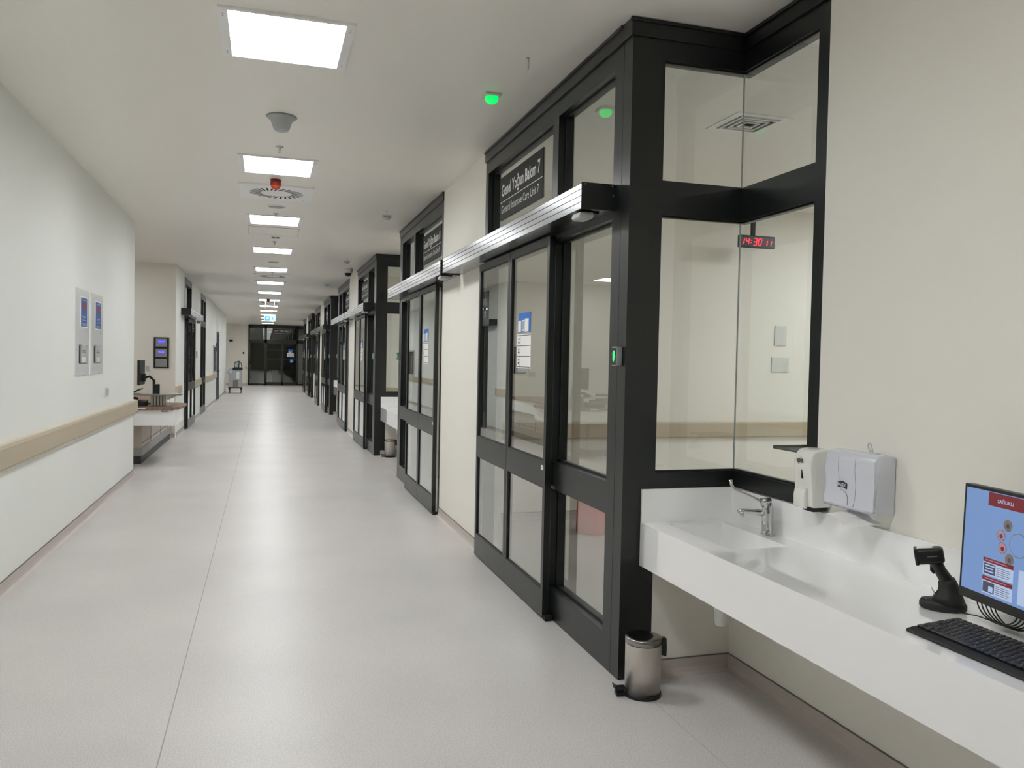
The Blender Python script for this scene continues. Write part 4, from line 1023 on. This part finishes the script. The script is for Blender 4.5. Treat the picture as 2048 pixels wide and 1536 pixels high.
mb = MB(); mb.box(-1.765, -1.72, 13.16, 13.28, 1.18, 1.30, bev=.005); mb.tube([(-1.74, 13.2, 1.24), (-1.66, 13.2, 1.26), (-1.60, 13.2, 1.20), (-1.60, 13.2, .86)], .02, 8); mb.box(-1.70, -1.50, 13.12, 13.28, .8455, .862, bev=.004)
mb.build('monitor_arm', BLACKM, t)
MB().obox((-1.86, 13.2, 1.03), (1, 0, .5), (0, 1, 0), (-.5, 0, 1), .10, .16, .009, bev=.004).build('tilted_tray', BLACK, t)
o = bx(-1.585, -1.50, 12.96, 13.05, .8455, 1.15, bev=.006).build('desk_organiser', BLACKM); tag(o, 'upright black file holder on the nurse desk', 'organiser')
t = thing('desk_phone', (-1.75, 12.7, .845), 'black telephone with raised handset on the nurse desk', 'telephone')
MB().prism([(12.60, .8455), (12.92, .8455), (12.92, .925), (12.60, .90)], 'x', -1.95, -1.64, bev=.004).build('phone_base', BLACK, t)
MB().tube([(-1.90, 12.72, .925), (-1.88, 12.74, .945), (-1.82, 12.8, .955), (-1.78, 12.86, .945)], .018, 8).build('handset', BLACK, t)
t = thing('gas_panel', (-1.89, 16.6, 1.33), 'black framed wall panel with two blue displays above the nurse desk', 'control panel')
bx(-2.02, -1.755, 16.572, 16.6, 1.335, 1.915, bev=.004).build('panel_frame', BLACK, t)
for k, z in enumerate((1.74, 1.545, 1.355)):
    u = bx(-1.985, -1.79, 16.566, 16.573, z, z+.15, bev=.002).build('display_unit', GREYP, t)
    bx(-1.94, -1.835, 16.563, 16.566, z+.07, z+.115).build('display', BLUELED if k < 2 else GREYCAB, u)
    mb = MB()
    for q in range(5): mb.box(-1.93+q*.02, -1.922+q*.02, 16.562, 16.563, z+.083, z+.10)
    if k < 2: mb.build('digits', LETTER, u)
    else: mb.bm.free()
t = thing('switch_box', (-2.18, 16.6, 1.26), 'white double wall switch behind the nurse desk', 'switch')
bx(-2.26, -2.07, 16.588, 16.6, 1.27, 1.385, bev=.003).build('switch_plate', WHITE, t)
bx(-2.235, -2.17, 16.583, 16.588, 1.285, 1.37, bev=.002).build('rocker', GREYL, t); bx(-2.16, -2.095, 16.583, 16.588, 1.285, 1.37, bev=.002).build('rocker', GREYL, t)
def chair(x, y, rz, lab):
    t = thing('office_chair', (x, y, 0), lab, 'chair', 'grey office chairs behind the nurse desk')
    c, s = math.cos(rz), math.sin(rz); V = lambda a, b, z: (x+a*c-b*s, y+a*s+b*c, z)
    mb = MB(); mb.obox(V(0, 0, .47), (c, s, 0), (-s, c, 0), (0, 0, 1), .23, .22, .035, bev=.02, seg=3); mb.build('seat', CHAIRG, t)
    mb = MB(); mb.obox(V(0, .22, .78), (c, s, 0), (-s*1, c, .12), (s*.12, -c*.12, 1), .22, .022, .2, bev=.02, seg=3); mb.build('backrest', CHAIRG, t)
    mb = MB(); mb.tube([V(0, 0, .09), V(0, 0, .44)], .025, 8); mb.tube([V(0, .05, .44), V(0, .25, .47), V(0, .26, .66)], .015, 8)
    mb.build('column', BLACK, t)
    for k in range(5):
        a = 2*math.pi*k/5; mb = MB(); mb.tube([V(0, 0, .1), V(.27*math.cos(a), .27*math.sin(a), .07)], .016, 8)
        mb.lathe([(.026, -.012), (.026, .012)], V(.27*math.cos(a), .27*math.sin(a), .03), 12, axis='x'); mb.build('leg', BLACK, t)
chair(-3.0, 14.9, .3, 'grey office chair behind the nurse desk, nearer the corridor'); chair(-4.0, 15.1, -.2, 'grey office chair behind the nurse desk, deeper in the recess')

# ------------------------------------------------------------------ red stool in the room
t = thing('plastic_stool', (2.99, 7.05, 0), 'red plastic stool with a papered top behind the first door glass', 'stool')
N = 24; mb = MB(); prof = [(.17, .003), (.165, .20), (.155, .51), (.16, .535)]
tb = bmesh.new(); rings = []
for r, z in prof:
    rings.append([tb.verts.new((2.99+r*math.cos(2*math.pi*i/N), 7.05+r*math.sin(2*math.pi*i/N), z)) for i in range(N)])
for k in range(3):
    for i in range(N):
        a = (360*(i+.5)/N) % 180
        if k == 0 and abs(a-130) < 22: continue
        f = tb.faces.new([rings[k][i], rings[k][(i+1) % N], rings[k+1][(i+1) % N], rings[k+1][i]]); f.smooth = True
tb.faces.new(rings[-1]); mb.merge(tb); o = mb.build('stool_body', STOOLRED, t); md = o.modifiers.new('s', 'SOLIDIFY'); md.thickness = .006
MB().lathe([(.168, .530), (.170, .552), (.155, .560)], (2.99, 7.05, 0), 32).build('stool_rim', STOOLRED, t)
MB().lathe([(.150, .556), (.150, .562), (0, .563)], (2.99, 7.05, 0), 32).build('seat_top', mat('seat_print', srgb(215, 205, 200), .6, noise=.25, nscale=14), t)

# ------------------------------------------------------------------ equipment cart
t = thing('equipment_cart', (-1.22, 36.3, 0), 'grey wheeled medical equipment cart at the far left wall', 'cart')
cx0, cx1, cy0, cy1 = -1.50, -.93, 36.05, 36.6
mb = MB(); mb.box(cx0+.02, cx1-.02, cy0, cy1, .245, .99, bev=.015, seg=2); mb.build('cabinet', mat('cart_grey', srgb(168, 170, 172), .4), t)
bx(cx0+.2, cx1-.17, cy0-.006, cy0, .27, .56).build('front_panel', mat('cart_panel', srgb(118, 116, 114), .5), t)
mb = MB(); mb.box(cx0, cx1, cy0-.02, cy1, .22, .245); mb.build('base_rail', BLACKM, t)
mb = MB(); mb.box(cx0+.18, cx1+.0, cy0-.02, cy1, .99, 1.08, bev=.01); mb.build('top_tray', BLACKM, t)
for (xx, yy) in ((cx0+.06, cy0+.04), (cx1-.05, cy0+.04), (cx0+.06, cy1-.06), (cx1-.05, cy1-.06)):
    w_ = MB(); w_.lathe([(.062, -.014), (.065, -.008), (.065, .008), (.062, .014)], (xx, yy, .066), 20, axis='x'); w_.box(xx-.03, xx+.03, yy-.02, yy+.03, .14, .22); w_ = w_.build('caster', BLACKM, t)
    MB().lathe([(.03, -.016), (.03, .016)], (xx, yy, .066), 14, axis='x').build('hub', GREYL, w_)
mb = MB(); mb.box(cx0-.02, cx0+.17, cy0-.03, cy0+.25, .83, .97, bev=.03, seg=3); mb.build('side_pouch', CLOTH, t)
mb = MB(); mb.box(cx0+.33, cx0+.45, cy0-.03, cy0, .6, .9, bev=.012, seg=2); mb.lathe([(.05, -.04), (.045, .0)], (cx0+.40, cy0-.01, .88), 16, axis='y'); mb.build('canister', WHITE, t)
t2 = thing('ventilator_unit', (-1.1, 36.2, 1.08), 'black framed monitor unit standing on the equipment cart', 'medical device')
mb = MB(); mb.obox((-1.14, 36.25, 1.215), (1, 0, 0), (0, 1, 0), (0, 0, 1), .075, .09, .12, bev=.02, seg=2); mb.build('housing', mat('device_grey', srgb(185, 186, 184), .4), t2)
mb = MB(); mb.tube([(-1.24, 36.15, 1.09), (-1.26, 36.15, 1.2), (-1.22, 36.15, 1.32), (-1.06, 36.15, 1.36), (-.99, 36.15, 1.28), (-.95, 36.15, 1.09)], .016, 8); mb.tube([(-1.08, 36.15, 1.09), (-1.06, 36.15, 1.35)], .02, 8); mb.box(-1.24, -.95, 36.1, 36.3, 1.0805, 1.1); mb.build('frame_handle', BLACK, t2)
o = MB().lathe([(.06, 0), (.075, .04), (.06, .12), (.03, .17), (0, .18)], (-1.405, 36.3, .9905), 14, sx=.7, sy=.8).build('plastic_bag', WHITE); tag(o, 'crumpled white bag lying on the left of the equipment cart', 'bag')
# wall items on the far wall
o = bx(-1.88, -1.70, 46.2, 46.3, 2.35, 2.46, bev=.01).build('wall_speaker', BLACKM); tag(o, 'small black box high on the far cream wall', 'wall unit')
o = MB().lathe([(.045, -.03), (.05, 0)], (-1.145, 46.3, 1.745), 16, axis='y', sx=1, sy=1.25).build('wall_knob', BLACKM); o.name = 'key_switch'; tag(o, 'small dark oval fitting on the far cream wall', 'wall fitting')

# ------------------------------------------------------------------ end doors
t = thing('door_12', (.56, 46.35, 0), 'dark framed glazed double door closing the far end', None, None, 'structure')
mb = MB(); Y0, Y1 = 46.25, 46.35
for (a, b, z0, z1) in ((-.905, -.83, 0, 3.3), (-.06, .06, 0, 3.3), (1.65, 1.74, 0, 3.3), (2.27, 2.35, 0, 3.3), (-.905, 2.35, 3.12, 3.306), (-.905, 2.35, 2.33, 2.5), (-.905, 2.35, 0, .10)): mb.box(a, b, Y0, Y1, z0, z1)
mb.build('door_frame', ANTH, t)
for (a, b) in ((.02, .865), (.875, 1.68)):
    mb = MB()
    for (x0, x1, z0, z1) in ((a, a+.05, .01, 2.36), (b-.05, b, .01, 2.36), (a, b, .01, .18), (a, b, 2.3, 2.36)): mb.box(x0, x1, 46.19, 46.23, z0, z1)
    lf = mb.build('sliding_leaf', ANTH, t); bx(a+.05, b-.05, 46.21, 46.213, .18, 2.3).build('glass_pane', GLASSE, lf)
for (a, b, z0, z1) in ((-.83, -.06, .10, 2.33), (-.83, -.06, 2.5, 3.12), (.06, 1.65, 2.5, 3.12), (1.74, 2.27, .1, 2.33), (1.74, 2.27, 2.5, 3.12)): bx(a, b, 46.3, 46.303, z0, z1).build('glass_pane', GLASSE, t)
t = thing('door_sign', (.89, 46.24, 2.81), 'dark sign with white lettering over the glazed end doors', 'sign', 'dark signs on the glass over the doorways')
bx(.40, 1.385, 46.285, 46.292, 2.80, 3.09).build('plaque', mat('sign_black', srgb(16, 20, 20), .4), t)
mb = MB(); mb.box(.42, 1.365, 46.283, 46.285, 2.918, 2.922)
text_mb(mb, 'Genel Yoğun Bakım 15', (.43, 46.2845, 2.965), (1, 0, 0), (0, 0, 1), width=.92, height=.075, offset=.014); text_mb(mb, 'General Intensive Care Unit 15', (.45, 46.2845, 2.845), (1, 0, 0), (0, 0, 1), width=.87, height=.045)
mb.build('lettering', LETTER, t)
t = thing('visitor_notice', (1.3, 46.18, 1.58), 'blue leaflet above a white sheet on the end door glass', 'notice', 'notices on the sliding door glass')
bx(1.14, 1.485, 46.203, 46.206, 1.58, 1.80).build('white_sheet', PAPER, t, 'white notice sheet'); bx(1.20, 1.44, 46.203, 46.206, 1.81, 1.99).build('leaflet', BLUEPAPER, t, 'blue leaflet')
mb = MB()
for z in (1.62, 1.65, 1.68, 1.71, 1.74): mb.box(1.18, 1.44, 46.2015, 46.203, z, z+.008)
mb.build('printed_rules', INK, t)
mb = MB(); mb.box(1.21, 1.28, 46.2, 46.203, 1.815, 1.88); mb.box(1.295, 1.36, 46.2, 46.203, 1.815, 1.88); mb.build('leaflet_cards', PAPER, t)
o = MB().box(1.27, 1.36, 46.2, 46.205, 1.28, 1.38, bev=.01).build('door_sticker', CYAN); bpy.data.objects.remove(o)
t = thing('round_sticker', (1.37, 46.2, 1.24), 'round blue and white sticker on the end door glass', 'sticker')
MB().lathe([(.11, -.002), (.11, .002)], (1.37, 46.203, 1.36), 24, axis='y').build('blue_disc', BLUEPAPER, t)
mb = MB(); mb.box(1.32, 1.42, 46.198, 46.2, 1.375, 1.41); mb.box(1.32, 1.42, 46.198, 46.2, 1.30, 1.335); mb.build('white_bars', PAPER, t)
# dim room behind the end doors
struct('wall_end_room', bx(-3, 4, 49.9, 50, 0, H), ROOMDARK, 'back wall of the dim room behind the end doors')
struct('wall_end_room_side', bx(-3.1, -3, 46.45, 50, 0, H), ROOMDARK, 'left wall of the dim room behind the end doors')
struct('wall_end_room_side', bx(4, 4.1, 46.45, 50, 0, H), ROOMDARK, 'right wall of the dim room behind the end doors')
t = thing('bedhead_unit', (.55, 49.8, 1.4), 'pale horizontal wall unit with dark sockets behind the end doors', 'wall unit')
mb = MB(); mb.box(-.1, 1.9, 49.8, 49.9, 1.95, 2.0); mb.box(-.1, 1.9, 49.8, 49.9, 1.38, 1.45); mb.build('rail', GREYL, t)
mb = MB()
for xx in (.12, .45): mb.box(xx, xx+.2, 49.79, 49.82, 1.78, 1.82)
for xx in (.15, .33, .52): mb.box(xx, xx+.06, 49.79, 49.82, 1.58, 1.68)
mb.build('socket', BLACKM, t)
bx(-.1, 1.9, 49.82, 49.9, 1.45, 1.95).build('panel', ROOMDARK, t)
t = thing('trolley_table', (1.2, 48.5, 0), 'dark wheeled table with orange edge behind the end doors', 'table')
mb = MB(); mb.box(.7, 1.8, 48.2, 48.9, .55, .9, bev=.01); mb.build('table_body', mat('dark_brown_box', srgb(70, 60, 50), .5), t)
bx(.85, 1.45, 48.19, 48.2, .57, .60).build('edge_strip', ORANGE, t)
for (xx, yy) in ((.8, 48.3), (1.7, 48.3), (.8, 48.8), (1.7, 48.8)): MB().tube([(xx, yy, .001), (xx, yy, .56)], .02, 8).build('leg', GREYP, t)
MB().tube([(.33, 48.3, .0), (.35, 48.3, .78)], .03, 10).build('metal_post', STEEL); tag(bpy.data.objects['metal_post'], 'pale upright post behind the end door glass', 'post')
o = MB().prism([(.28, .901), (.5, .901), (.42, .98), (.36, 1.07), (.32, 1.0)], 'y', 48.3, 48.4).build('folded_cloth', CLOTH); o.location.x += .5; tag(o, 'pale folded cloth on the table behind the end doors', 'cloth')
